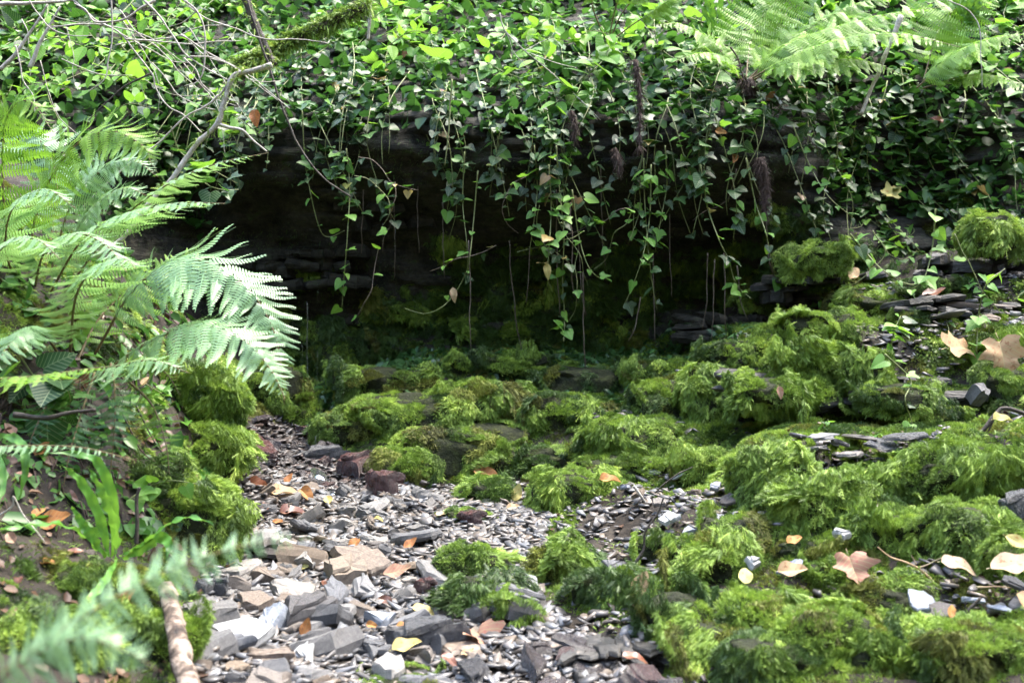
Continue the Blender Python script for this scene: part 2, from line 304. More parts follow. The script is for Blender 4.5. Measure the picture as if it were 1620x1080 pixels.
# the cliff: distance from the camera as a function of (x, z), so the hollow and its overhang are real
WP = [(500,720,4.45),(800,700,4.55),(1100,700,4.4),(1400,700,4.2),(420,600,4.5),(420,450,4.5),(420,350,4.5),(600,550,4.5),(600,420,4.52),(620,325,4.45),(800,550,4.52),(800,400,4.58),
      (1000,550,4.52),(1000,400,4.58),(1150,550,4.5),(1150,420,4.6),(1250,430,4.3),(1400,420,4.2),(1600,400,4.05),(1600,520,3.98),(1500,300,4.3),(1350,300,4.45),(1480,560,4.1),
      (400,275,4.25),(600,255,4.22),(800,265,4.15),(1000,265,4.15),(1150,275,4.12),(1250,250,4.15),(300,330,4.4),(300,480,4.4),
      (400,150,4.5),(600,120,4.6),(800,120,4.55),(1000,120,4.45),(1200,130,4.4),(1400,150,4.55),(1600,150,4.4),(300,50,5.0),(600,0,5.3),(800,20,5.2),(1000,20,5.1),(1200,20,5.0),(1400,0,5.2),
      (1600,0,5.0),(200,200,4.35),(50,100,4.4),(100,0,4.9),(100,300,4.05),(200,400,4.1),(50,500,3.7),(-200,300,3.7),(-100,100,4.2)]
wx = [P(*p) for p in WP]
WW = [(-4,1.5,2.9),(4,1.5,3.3),(-4,3,4.6),(4,3,5.0),(0,4,7.2),(0,6,9.6),(-4,5,7.2),(4,5,7.4),(2.3,2.4,4.8),(2.3,1.2,3.8),(2.3,.4,3.8),(-2.3,.6,3.4),(0,.2,4.6)]
W_T = TPS([(p.x, p.z) for p in wx] + [(a, b) for a, b, c in WW], [p.y for p in wx] + [c for a, b, c in WW], 1e-3)
def wall_y(x, z): return W_T(x, z)
def wall_full(x, z):
    x = np.asarray(x, float); z = np.asarray(z, float); y = W_T(x, z)
    p = np.stack([x, y * 0 + 3, z], -1)
    zz = z + 0.05 * fbm(p, 3, 2.2) + 0.10 * x * 0.3
    lay = np.floor(zz / 0.042); fr = zz / 0.042 - lay
    q = np.stack([x * 4.5, lay * 3.7, lay * 0 + 9], -1)
    step = fbm(q, 3) * 0.075 + (np.clip(fr - 0.8, 0, 1) * 5) ** 2 * 0.02
    return y + step + 0.07 * fbm(p, 4, 3.0) + 0.012 * fbm(p, 3, 28.0)

def hit(px, py, y0=1.4, y1=5.4):
    """first point of the ground or the cliff that lies on this line of sight."""
    Y = np.linspace(y0, y1, 200); x = (px - 810) / F * Y; z = 1 - (py - 540) / F * Y
    inside = (ground_z(x, Y) > z) | (wall_y(x, z) < Y)
    k = int(np.argmax(inside)) if inside.any() else len(Y) - 1
    return Vector((x[k], Y[k], z[k]))

def axis(lo, hi, flo, fhi, fine, grow=1.25):
    a = list(np.arange(flo, fhi + 1e-6, fine)); s = fine
    while a[-1] < hi: s *= grow; a.append(a[-1] + s)
    s = fine
    while a[0] > lo: s *= grow; a.insert(0, a[0] - s)
    return np.array(a)
def sheet(name, A, B, f, mat):
    a, b = np.meshgrid(A, B); V = f(a.ravel(), b.ravel()); n, m = len(A), len(B)
    i = (np.arange(m - 1)[:, None] * n + np.arange(n - 1)[None]).ravel()
    return np_mesh(name, V, np.stack([i, i + 1, i + n + 1, i + n], 1), mat, True)
me = sheet('ground', axis(-60, 60, -2.3, 2.3, 0.02), axis(-60, 7, 1.6, 4.7, 0.02), lambda x, y: np.stack([x, y, ground_z(x, y)], 1), M['soil'])
tag(put('ground', me), kind='structure')
me = sheet('rock_face', axis(-6, 6, -2.3, 2.3, 0.016), axis(0.15, 7, 0.5, 2.6, 0.010, 1.2), lambda x, z: np.stack([x, wall_full(x, z), z], 1), M['wall'])
tag(put('rock_face', me), kind='structure')

# ------------------------------------------------------------------ sprigs: vectorised little feathers
def sprigs(B, D, L, droop, width=0.1, N=None, rs=R, branch=0.30, g=(0, 0, -1.0)):
    """B base points, D directions, L lengths, droop (n,) -> V, tris, index of sprig for every vertex"""
    n = len(B); D = unit(D); g = np.array(g, float)
    if N is None: N = unit(rs.normal(size=(n, 3)) + np.array([0, -0.6, 0.8]))
    S = unit(np.cross(D, N)); ts = [0, 0.36, 0.7, 1.0]; pts = []
    L = L[:, None]; dr = droop[:, None]
    cen = [B + L * (D * t + g * dr * t * t) for t in ts]
    Vs = []
    for t, c in zip(ts[:3], cen[:3]):
        w = width * L * (1 - 0.6 * t) * 0.5
        Vs += [c - S * w, c + S * w]
    Vs.append(cen[3])
    tri = [(0, 1, 3), (0, 3, 2), (2, 3, 5), (2, 5, 4), (4, 5, 6)]
    k = 7
    for t in (0.22, 0.42, 0.62, 0.82):
        c = B + L * (D * t + g * dr * t * t); fw = unit(D + 2 * g * dr * t)
        for s in (-1, 1):
            bl = L * branch * (1.15 - t * 0.75)
            out = c + bl * (S * s * 0.8 + fw * 0.6 + g * 0.15)
            Vs += [c - fw * L * 0.03, c + fw * L * 0.05, out]; tri.append((k, k + 1, k + 2)); k += 3
    V = np.stack(Vs, 1).reshape(-1, 3)
    T = (np.array(tri)[None] + (np.arange(n) * k)[:, None, None]).reshape(-1, 3)
    return V, T, np.repeat(np.arange(n), k)

ICO = {}
def ico(level):
    if level not in ICO:
        bm = bmesh.new(); bmesh.ops.create_icosphere(bm, subdivisions=level, radius=1)
        ICO[level] = (np.array([v.co[:] for v in bm.verts]), np.array([[v.index for v in f.verts] for f in bm.faces])); bm.free()
    return ICO[level]

LOBES = {}
def tuft_mesh(kind, k, mat='moss'):
    """a small mat of feather moss; local Z away from what it grows on, local Y downhill. kind 0 flat, 1 combed downhill, 2 hanging"""
    if (kind, k, mat) in LOBES: return LOBES[(kind, k, mat)]
    if mat != 'moss':
        me = tuft_mesh(kind, k).copy(); me.materials[0] = M[mat]; LOBES[(kind, k, mat)] = me; return me
    rs = np.random.RandomState(900 + kind * 10 + k); n = (2100, 1900, 1400)[kind]; sd = rs.uniform(0, 50, 3)
    an = rs.uniform(0, 6.283, n); edge = .058 * (1 + .45 * fbm(np.stack([np.cos(an), np.sin(an), an * 0], 1) * 1.6 + sd, 3)); r = np.sqrt(rs.rand(n)) * edge
    q = np.stack([np.cos(an) * r, np.sin(an) * r, an * 0], 1); bumps = fbm(q * 38 + sd, 3)
    B = q + np.stack([an * 0, an * 0, -5.0 * r * r + .012 * bumps - .003], 1)
    cl = fbm(q * 60 + sd, 2); lean = np.stack([fbm(q * 45 + sd + 5 + 4 * w, 2) for w in range(3)], 1)
    D = np.array([0, (.15, .7, 1.1)[kind], (.75, .6, .42)[kind]]) + lean * .9 + rs.normal(size=(n, 3)) * .42 + q * 5
    Ls = (.0105, .0135, .021)[kind] * rs.uniform(.45, 1.3, n) * (1 + .45 * cl)
    V, T, ix = sprigs(B, D, Ls, rs.uniform(.05, .5, n), .085, rs=rs, branch=.36, g=(0, (.3, .6, .6)[kind], -.4))
    tn = np.clip(.5 + .35 * cl + .35 * bumps + rs.normal(size=n) * .17, 0, 1)
    LOBES[(kind, k, mat)] = np_mesh('moss_tuft', V, T, M['moss'], False, tn[ix]); return LOBES[(kind, k, mat)]
def put_tuft(root, p, nrm, kind, sc, dark=False, fresh=False):
    dn = Vector((0, 0, -1)) + Vector((rnd(-.35, .35), rnd(-.35, .35), 0)); n = Vector(nrm)
    if n.z > .93: dn = Vector((rnd(-1, 1), rnd(-1, 1), -.2))
    q = 1.0 if fresh else rnd(); mk = 'moss_dark_shade' if dark else ('moss_olive' if q < .16 else ('moss_dark_shade' if q < .22 else 'moss'))  # dark picks the moss coloured for shade; a few others get it at random
    T = dn - n * dn.dot(n); o = put('moss_tuft', tuft_mesh(kind, R.randint(4), mk), root, frame(T, n, sc, p, sc * (1 if rnd() < .5 else -1) * rnd(.85, 1.15)))
    o['kind'] = 'stuff'; return o

MOSS_Y = {(1222, 618): 3.34, (1288, 566): 3.42, (1366, 590): 3.38, (1292, 520): 3.56, (812, 968): 2.36, (1298, 408): 3.9, (1576, 366): 3.75, (1425, 626): 3.26}
def moss_mound(label, px, py, rx, ry, depth=None, hang=0.6, dark=False, group=None, Y=None, push=0.35):
    Y = MOSS_Y.get((px, py), Y); c = hit(px, py + ry * 0.35) if Y is None else P(px, py, Y)
    Yc = c.y; c = P(px, py, Yc); KEEP = (px, py) in ((1225, 768), (1306, 800), (1528, 752), (1006, 696), (1130, 640), (905, 782), (1525, 838)) or Y; a = rx / F * Yc * (1.15 if KEEP else 1.3); h = ry / F * Yc * (1.12 if KEEP else 1.1); b = depth or max(0.85 * a, 0.06); push = (push if Y else .12) if KEEP else (.85 if px < 430 else .66)
    c = Vector((c.x, c.y + b * push, c.z)); seed = np.array([rnd(0, 50), rnd(0, 50), rnd(0, 50)])
    def surf(d):
        r = .96 + 0.34 * fbm(d * 1.3 + seed, 3) + 0.13 * fbm(d * 4 + seed, 3)
        q = np.sign(d) * np.abs(d) ** 0.72 * r[:, None] * np.array([a, b, h])
        q[:, 2] *= np.where(q[:, 2] > 0, .72, 1.25); q[:, 2] += .22 * h * fbm(q / max(a, .05) * 1.6 + seed + 7, 2); return q
    V, T = ico(4); root = thing('moss_mound', label, 'moss', c, group)
    d = unit(V); put('moss_bed', np_mesh('moss_bed', surf(d) * 0.95, T, M['moss_core'], True), root)
    area = 2.4 * (a * h + a * b); n = int(min(44, max(8, area / .0021))); done = []; cand = unit(R.normal(size=(n * 16, 3)))
    cand = cand[(cand[:, 1] < .4) & (cand[:, 2] > -.5)]; S = surf(cand); e = .08
    t1 = unit(np.cross(cand, [0.3, 0.2, 0.9])); t2 = np.cross(cand, t1); nn = unit(np.cross(surf(unit(cand + e * t1)) - S, surf(unit(cand + e * t2)) - S)); nn = np.where((nn * cand).sum(1, keepdims=True) < 0, -nn, nn)
    for p, q in zip(S, nn):
        if len(done) >= n: break
        if any(np.linalg.norm(p - w) < .033 for w in done): continue
        if not KEEP and float(fbm(p * 16 + seed, 2)) < -.48: continue
        done.append(p); steep = q[2] < .55
        kind = 0 if (not steep and rnd() < .8) else (2 if hang > .75 and rnd() < min(.9, hang - .3) else 1)
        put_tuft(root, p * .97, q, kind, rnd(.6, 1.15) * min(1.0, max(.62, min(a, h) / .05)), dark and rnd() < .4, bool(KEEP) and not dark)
    return root

# ------------------------------------------------------------------ rock ledges and stones
def jag_slab(w, d, h, n=16, rough=0.16, seed=None, taper=0.12):
    """an irregular slab of slate: ragged outline, split edges, uneven top; origin at its centre"""
    rs = np.random.RandomState(seed if seed is not None else R.randint(1 << 30))
    ang = np.sort((np.arange(n) + rs.uniform(-0.35, 0.35, n)) / n * 2 * math.pi)
    sq = 1 / np.maximum(np.abs(np.cos(ang)), np.abs(np.sin(ang))) ** 0.55
    r = sq * (1 + rs.uniform(-rough, rough, n)); r *= 0.92
    ox, oy = np.cos(ang) * r * w / 2, np.sin(ang) * r * d / 2; V = []
    lv = [(-0.5, 1 - taper * rs.rand()), (-0.12, 1.0), (0.22, 0.97 - taper * 0.4 * rs.rand()), (0.5, 0.93 - taper * rs.rand())]
    for z, s in lv:
        j = 1 + rs.uniform(-0.05, 0.05, n)
        zj = rs.uniform(-0.10, 0.10, n) * h
        V += [(ox[i] * s * j[i], oy[i] * s * j[i], z * h + zj[i]) for i in range(n)]
    Fs = []
    for k in range(len(lv) - 1):
        for i in range(n):
            a, b = k * n + i, k * n + (i + 1) % n; Fs += [(a, b, b + n), (a, b + n, a + n)]
    top = (len(lv) - 1) * n; V.append((rs.uniform(-.1, .1) * w, rs.uniform(-.1, .1) * d, h * 0.5)); V.append((0, 0, -h * 0.5)); c = len(V) - 2
    for i in range(n):
        Fs += [(top + i, top + (i + 1) % n, c), ((i + 1) % n, i, c + 1)]
    return V, Fs

def rock_ledge(label, px, py, w_px, h_px, depth, layers, Y=None, mat='ledge', tilt=0.0):
    c = P(px, py, Y) if Y else hit(px, py); w = w_px / F * c.y; h = h_px / F * c.y
    root = thing('rock_ledge', label, 'rock', (c.x, c.y, c.z - h / 2)); root.rotation_euler = (0, tilt, rnd(-.12, .12))
    lh = h / layers
    for k in range(layers):
        x = -w / 2; off = rnd(-.15, .15) * depth
        while x < w / 2 - .02:
            pw = w * rnd(.12, .38); V, Fs = jag_slab(pw * rnd(1.05, 1.5), depth * rnd(0.6, 1.0), lh * rnd(0.6, 1.7), 15, 0.30)
            o = put('slate_layer', py_mesh('slate_layer', V, Fs, M[mat]), root, loc=(x + pw / 2, depth * 0.35 + off + rnd(-.12, .12) * depth, lh * (k + 0.5 + rnd(-.4, .4))))
            o.rotation_euler = (rnd(-.10, .16), rnd(-.14, .14), rnd(-.5, .5)); x += pw
    return root

rock_ledge('dark wet rock ledge jutting out below the yellow-green moss drape', 1320, 622, 330, 50, 0.28, 4, Y=3.40)
rock_ledge('dark stepped rock ledge at the foot of the ivy bank', 1320, 455, 200, 44, 0.30, 4, Y=3.98)
rock_ledge('thin layered ledge covered in flat slate flakes at the right edge', 1560, 492, 260, 36, 0.24, 4, Y=3.62)
rock_ledge('dark rock shelf below the bright moss cushion at the right edge', 1560, 430, 190, 46, 0.22, 3, Y=3.78)
rock_ledge('black dripping rock shelf high in the hollow under the ivy', 620, 332, 210, 55, 0.26, 4, Y=4.42, mat='wall')
rock_ledge('dark rock bulge in the shaded hollow beside the pale fern tips', 465, 425, 150, 60, 0.25, 4, Y=4.45, mat='wall')
rock_ledge('layered brown slate outcrop with a dark gap below, beside the slate rubble', 930, 985, 170, 44, 0.20, 5, Y=2.45)
rock_ledge('flat wet brown bedrock slab at the bottom edge of the picture', 820, 1050, 240, 40, 0.24, 3, Y=2.2, mat='brown_stone')
rock_ledge('low stepped bedrock at the lowest edge under the russet leaves', 990, 1066, 190, 50, 0.2, 5, Y=2.08)
rock_ledge('mossy dark step of rock in the corner between hollow and ledges', 1160, 520, 160, 40, 0.25, 4, Y=4.15, mat='wall')
rock_ledge('dark shelf with rounded moss above the lower right boulders', 1480, 640, 240, 40, 0.2, 4, Y=3.26)

SHARDS = []
def slate(rs, corners, asp, h, lay=1):
    """a split flake: few sharp corners, broken straight edges, thin, stepped top"""
    an = np.sort((np.arange(corners) + rs.uniform(-.34, .34, corners)) / corners * 6.283 + rs.uniform(0, 6)); r = rs.uniform(.38, .62, corners)
    c = np.stack([np.cos(an) * r, np.sin(an) * r * asp], 1); out = []
    for i in range(corners):
        a, b = c[i], c[(i + 1) % corners]
        for t in (0, .3, .65): out.append(a + (b - a) * t + (rs.normal(size=2) * .018 if t else 0))
    out = np.array(out); n = len(out); V = []; Fs = []
    def ring(sc, z, jit): return [(x * sc + rs.normal() * jit, y * sc + rs.normal() * jit, z + rs.normal() * .012) for x, y in out]
    V += ring(rs.uniform(.82, .95), -h, .008); V += ring(1.0, -h * .2, .006); V += ring(rs.uniform(.93, .99), h * .6, .008); V += ring(rs.uniform(.84, .93), h, .01)
    for k in range(3):
        for i in range(n): a, b = k * n + i, k * n + (i + 1) % n; Fs += [(a, b, b + n), (a, b + n, a + n)]
    tc = len(V); V.append((rs.normal() * .08, rs.normal() * .06, h * 1.05)); V.append((0, 0, -h))
    for i in range(n): Fs += [(3 * n + i, 3 * n + (i + 1) % n, tc), ((i + 1) % n, i, tc + 1)]
    return V, Fs
for k in range(16):
    rs = np.random.RandomState(400 + k); h = [.07, .11, .16, .09][k % 4]; V, Fs = slate(rs, [4, 5, 4, 3, 5, 6][k % 6], [.55, .75, .95][k % 3], h)
    if k % 2 == 0:
        V2, F2 = slate(rs, 4, .6, .04); o = len(V); V = V + [(v[0] * .78 + .05, v[1] * .8 - .03, v[2] + h + .02) for v in V2]; Fs = Fs + [tuple(i + o for i in f) for f in F2]
    SHARDS.append((V, Fs))
SH_MESH = {}
def shard(k, mat):
    if (k, mat) not in SH_MESH: SH_MESH[(k, mat)] = py_mesh('slate_shard', *SHARDS[k], M[mat])
    return SH_MESH[(k, mat)]
def stone(label, px, py, w_px, d, h_px, rot, tilt, mat, k=None, group=None, lift=0.0):
    c = hit(px, py); w = w_px / F * c.y; h = h_px / F * c.y; k = R.randint(16) if k is None else k
    zs = max(v[2] for v in SHARDS[k][0]) - min(v[2] for v in SHARDS[k][0])
    V, Fs = SHARDS[k]; ex = .025 if px > 860 else 0.0; o = put('stone', shard(k, mat), loc=(c.x, c.y - ex, c.z + lift + ex))
    o.rotation_euler = (tilt[0], tilt[1], rot); o.scale = (w, d if d else w * 0.8, h / zs)
    return tag(o, label, 'stone', group)
R_ = math.radians
stone('broad white slate slab lying flat near the peeling stick', 392, 1034, 118, 0.11, 26, 0.2, (R_(24), R_(-3), 0), 'pale_stone', 1, lift=.035)
stone('lichen-grey stone wedged under the broad white slab', 415, 1056, 110, 0.09, 36, 0.1, (R_(10), 0, 0), 'brown_stone', 4, lift=.01)
stone('blue-grey slate leaning behind the broad white slab', 432, 1000, 62, 0.10, 40, -0.9, (R_(35), R_(20), 0), 'blue_stone', 2, lift=.02)
stone('large brown slate slab with black underside, tilted towards the camera', 575, 908, 100, 0.12, 30, -0.35, (R_(22), R_(12), 0), 'brown_stone', 5, lift=.03)
stone('long wet blue-grey slate slab behind the charcoal block', 612, 998, 150, 0.11, 22, -0.15, (R_(8), R_(5), 0), 'blue_stone', 9, lift=.02)
stone('thick charcoal slate block with a split face', 672, 1036, 130, 0.12, 62, 0.15, (R_(14), R_(-6), 0), 'dark_stone', 6, lift=.03)
stone('tilted grey flake leaning on the left side of the charcoal block', 565, 1040, 110, 0.11, 24, -0.5, (R_(18), R_(22), 0), 'dark_stone', 3, lift=.02)
stone('upright white splinter of slate at the bottom edge', 478, 1052, 44, 0.06, 22, 1.0, (R_(20), R_(-30), 0), 'pale_stone', 8, lift=.02)
stone('pale cream rock bright against the gravel', 447, 880, 46, 0.07, 34, 0.4, (R_(15), R_(5), 0), 'pale_stone', 10, lift=.015)
stone('dark red wet block at the left of the little cascade', 405, 722, 90, 0.10, 40, -0.5, (R_(16), R_(24), 0), 'red_stone', 5, lift=.02)
stone('grey-white stone capping the mossy bank edge', 372, 745, 50, 0.08, 24, 0.1, (R_(10), R_(6), 0), 'stone', 7, lift=.03)
stone('glossy dark block right of the little cascade', 603, 785, 78, 0.10, 52, 0.1, (R_(8), R_(4), 0), 'red_stone', 0, lift=.02)
stone('dark maroon boulder between cascade and glossy block', 560, 752, 60, 0.10, 50, 0.6, (R_(12), R_(-12), 0), 'red_stone', 2, lift=.02)
stone('black wet rock the cascade runs over', 512, 730, 90, 0.12, 46, 0.0, (R_(16), R_(-4), 0), 'dark_stone', 6, lift=.0)
stone('black wet step above the cascade', 495, 695, 100, 0.10, 34, 0.2, (R_(10), R_(4), 0), 'red_stone', 9, lift=.01)
stone('small maroon block beside the pink leaf at mid stream', 676, 938, 40, 0.06, 34, 0.3, (R_(10), R_(8), 0), 'red_stone', 10, lift=.01)
stone('flat grey slab with green tinge left of centre in the rubble', 460, 950, 76, 0.09, 26, -0.5, (R_(18), R_(18), 0), 'stone', 11, lift=.02)
stone('squat brown stone beside the two greenish stones', 412, 925, 60, 0.08, 34, -0.6, (R_(10), R_(24), 0), 'brown_stone', 3, lift=.02)
stone('greenish-grey stone at the rubble edge by the stick', 322, 940, 36, 0.06, 30, 0.3, (R_(6), R_(10), 0), 'dark_stone', 7, lift=.01)
stone('rounded greenish stone lying beside its twin by the stick', 346, 944, 40, 0.06, 28, -0.2, (R_(10), R_(-8), 0), 'dark_stone', 4, lift=.02)
stone('buff slab topped by a flat face behind the blue-grey slate', 408, 972, 70, 0.08, 24, 0.15, (R_(16), R_(4), 0), 'brown_stone', 1, lift=.025)
stone('pale grey stone on the upper right ledge beside the curled leaf', 1545, 655, 36, 0.06, 34, 0.3, (R_(40), R_(10), 0), 'stone', 1, lift=.03)
stone('dark grey stone half hidden by moss at the right edge', 1604, 838, 60, 0.12, 40, -0.4, (R_(10), R_(-20), 0), 'dark_stone', 6, lift=.03)
stone('white chip of slate in the moss left of the curled tan leaf', 1185, 922, 26, 0.04, 18, 0.4, (R_(30), R_(10), 0), 'pale_stone', 8, lift=.025)
stone('small white stone in the moss below the big drooping cushion', 1325, 878, 28, 0.04, 16, 0.2, (R_(20), 0, 0), 'pale_stone', 2, lift=.025)
stone('grey slate in the moss behind the pale maple leaf', 1235, 988, 40, 0.06, 22, 0.5, (R_(25), R_(10), 0), 'blue_stone', 9, lift=.025)
stone('blue flake on the fine gravel right of centre', 820, 918, 34, 0.04, 8, 0.1, (R_(12), 0, 0), 'blue_stone', 5, lift=.012)
stone('white tilted slab above the layered outcrop', 838, 936, 42, 0.06, 16, -0.6, (R_(28), R_(18), 0), 'pale_stone', 1, lift=.015)
stone('round grey stone with a tan leaf against it', 820, 820, 34, 0.06, 18, 0.2, (0.1, 0.1, 0), 'stone', 7, lift=.01)
stone('dark stone with a moss cap in the middle of the gravel', 745, 832, 62, 0.08, 30, -0.2, (R_(8), R_(-5), 0), 'red_stone', 0, lift=.012)
for i, (px, py) in enumerate([(1295, 712), (1325, 722), (1360, 714), (1395, 725), (1340, 740), (1425, 712), (1285, 732), (1455, 722)]):
    stone('grey slate flake lying flat on the shelf behind the right moss cushions', px, py, rnd(55, 95), rnd(.07, .11), rnd(5, 9), rnd(-2, 2), (rnd(0, .35), rnd(-.2, .2), 0), ['stone', 'dark_stone'][i % 2], None, 'slate flakes on the right shelf', .012)
for i, (px, py) in enumerate([(1515, 505), (1540, 498), (1580, 508), (1600, 520), (1500, 520), (1560, 525)]):
    stone('thin dark slate flake on the upper right ledge', px, py, rnd(40, 70), rnd(.05, .08), rnd(5, 10), rnd(-2, 2), (rnd(0, .3), rnd(-.2, .2), 0), 'stone', None, 'slate flakes on the upper ledge', .02)
for i, (px, py) in enumerate([(1010, 800), (985, 790), (1040, 815), (1075, 770), (1095, 800), (1130, 790), (1150, 810), (1060, 840), (1100, 750), (1020, 760), (935, 740), (1030, 870), (965, 915), (1085, 860)]):
    stone('small grey slate chip among moss right of the stream', px, py, rnd(28, 60), rnd(.04, .07), rnd(5, 10), rnd(-2, 2), (rnd(0, .5), rnd(-.4, .4), 0), ['stone', 'blue_stone', 'stone', 'pale_stone'][i % 4], None, 'slate chips in the moss right of the stream', .012)
for i, (px, py) in enumerate([(1450, 985), (1480, 1000), (1530, 985), (1600, 960), (1575, 1000), (1610, 990), (1250, 930), (1360, 950), (1290, 1000)]):
    stone('grey slate chip in the moss at the lower right', px, py, rnd(36, 66), rnd(.04, .07), rnd(6, 11), rnd(-2, 2), (rnd(.1, .5), rnd(-.3, .3), 0), ['blue_stone', 'stone'][i % 2], None, 'slate chips in the lower right moss', .025)

def inside(poly, x, y):
    x = np.asarray(x, float); y = np.asarray(y, float); r = np.zeros(x.shape, bool); n = len(poly)
    for i in range(n):
        (x1, y1), (x2, y2) = poly[i], poly[(i + 1) % n]
        r ^= ((y1 > y) != (y2 > y)) & (x < (x2 - x1) * (y - y1) / (y2 - y1 + 1e-9) + x1)
    return r
BED = [(300, 1100), (320, 900), (350, 800), (360, 700), (430, 655), (500, 665), (540, 745), (720, 770), (850, 765), (880, 800), (855, 890), (860, 960), (920, 1010), (1060, 1100)]
FINE = [(650, 880), (720, 790), (860, 780), (870, 840), (850, 930), (700, 930)]
def proj(x, y, z): return 810 + F * x / y, 540 + F * (1 - z) / y
def bed_points(n, poly=BED):
    out = []
    while len(out) < n:
        x = R.uniform(-1.1, 0.6, 4 * n); y = R.uniform(1.95, 4.1, 4 * n); z = ground_z(x, y); px, py = proj(x, y, z)
        for i in np.nonzero(inside(poly, px, py))[0]: out.append((x[i], y[i], z[i], px[i], py[i]))
    return out[:n]
ns = 0
for x, y, z, px, py in bed_points(520):
    if ns >= 262: break
    if inside(FINE, px, py) and rnd() < 0.9: continue
    if px > 700 and rnd() < 0.55: continue
    s = float(np.clip(R.lognormal(math.log(0.072), 0.42), 0.034, 0.15)); wet = py < 775 and px < 690 or (px > 740 and py > 990)
    if py < 800: s *= 0.8
    k = R.randint(16); o = put('stone', shard(k, 'wet_stone' if wet else 'stone'), loc=(x, y, z + s * rnd(0.05, 0.2)))
    o.rotation_euler = (R_(rnd(-8, 34)), R_(rnd(-26, 26)), rnd(0, 6.28)); o.scale = (s, s * rnd(.75, 1.1), s * rnd(.8, 1.5))
    big = 'broad' if s > .092 else ('middling' if s > .058 else 'small')
    if wet: where = 'beside the little cascade' if px < 640 and py < 760 else ('on the gravel just below the cascade' if px < 640 else 'around the bottom bedrock slab')
    elif py > 985: where = 'near the broad white slab' if px < 480 else ('around the charcoal block' if px < 740 else 'right of the charcoal block')
    elif py > 890: where = 'along the mossy left edge below the blurred frond' if px < 420 else ('around the large brown slab' if px < 640 else 'between the large brown slab and the dark moss')
    elif py > 820: where = 'by the round moss boulder' if px < 430 else ('in the middle of the rubble' if px < 620 else 'at the edge of the fine gravel')
    else: where = 'by the cream rolled leaf' if px < 540 else ('below the glossy dark block' if px < 700 else 'at the far right end of the gravel')
    lb = f"{big} {'dark wet' if wet else 'dry'} slate shard {where}"; tag(o, lb, 'stone', lb.replace('shard', 'shards'))
    ns += 1
# gravel: chips nobody could count
def chips(name, pts, smin, smax, mat):
    n = len(pts); pts = np.array(pts)[:, :3]; tri = []; sets = []
    for i in range(5): tri += [(i, (i + 1) % 5, 5 + (i + 1) % 5), (i, 5 + (i + 1) % 5, 5 + i)]
    tri = np.array(tri + [(5, 6, 7), (5, 7, 8), (5, 8, 9), (0, 2, 1), (0, 3, 2), (0, 4, 3)])
    for k in range(14):
        an = np.sort(np.arange(5) / 5 * 6.28 + R.uniform(-.6, .6, 5)); r = R.uniform(.25, .7, 5); asp = rnd(.35, .8); h = rnd(.03, .09); sh = R.uniform(.75, 1.0, 5); tz = R.uniform(-.03, .03, 5)
        sets.append(np.concatenate([np.stack([np.cos(an) * r, np.sin(an) * r * asp, -h + tz * 0], 1), np.stack([np.cos(an) * r * sh + .03, np.sin(an) * r * asp * sh, h + tz], 1)]))
    base = np.stack(sets)[R.randint(14, size=n)]
    a, b, c = R.uniform(0, 6.28, n), R.normal(0, .25, n), R.normal(.12, .28, n)
    ca, sa, cb, sb, cc, s_c = np.cos(a), np.sin(a), np.cos(b), np.sin(b), np.cos(c), np.sin(c); o = np.zeros(n); l = np.ones(n)
    Rz = np.stack([ca, -sa, o, sa, ca, o, o, o, l], 1).reshape(n, 3, 3); Ry = np.stack([cb, o, sb, o, l, o, -sb, o, cb], 1).reshape(n, 3, 3); Rx = np.stack([l, o, o, o, cc, -s_c, o, s_c, cc], 1).reshape(n, 3, 3)
    s = np.exp(R.uniform(math.log(smin), math.log(smax), n)); V = np.einsum('nij,nkj->nki', Rx @ Ry @ Rz, base) * s[:, None, None] + pts[:, None]
    V[:, :, 2] += (s * 0.15)[:, None]; T = (tri[None] + (np.arange(n) * base.shape[1])[:, None, None]).reshape(-1, 3)
    return np_mesh(name, V.reshape(-1, 3), T, mat, False, np.repeat(R.rand(n), base.shape[1]))
bp = bed_points(11500); isw = [(q[4] + 60 * float(vnoise(np.array([q[0] * 6, q[1] * 6, 2.]))) < 775 and q[3] < 690) for q in bp]
tag(put('gravel', chips('gravel', [q for q, w in zip(bp, isw) if not w], 0.010, 0.055, M['gravel'])), 'grey slate gravel filling the stream bed between the stones', 'gravel', kind='stuff')
tag(put('gravel', chips('gravel', [q for q, w in zip(bp, isw) if w], 0.016, 0.06, M['wet_gravel'])), 'dark wet gravel around the cascade and the bottom bedrock', 'gravel', kind='stuff')
extra = []
while len(extra) < 3600:
    x, y = rnd(.1, 1.8), rnd(2.0, 3.9); px, py = proj(x, y, float(ground_z(x, y)))
    if px > 880 and float(fbm(np.array([x, y, 1.0]), 3, 3.2)) < 0.06: extra.append((x, y, float(ground_z(x, y)) + 0.004))
o = put('slate_rubble', chips('slate_rubble', extra, 0.012, 0.05, M['gravel'])); tag(o, 'thin scatter of slate crumbs between the moss on the right bank', 'gravel', kind='stuff')

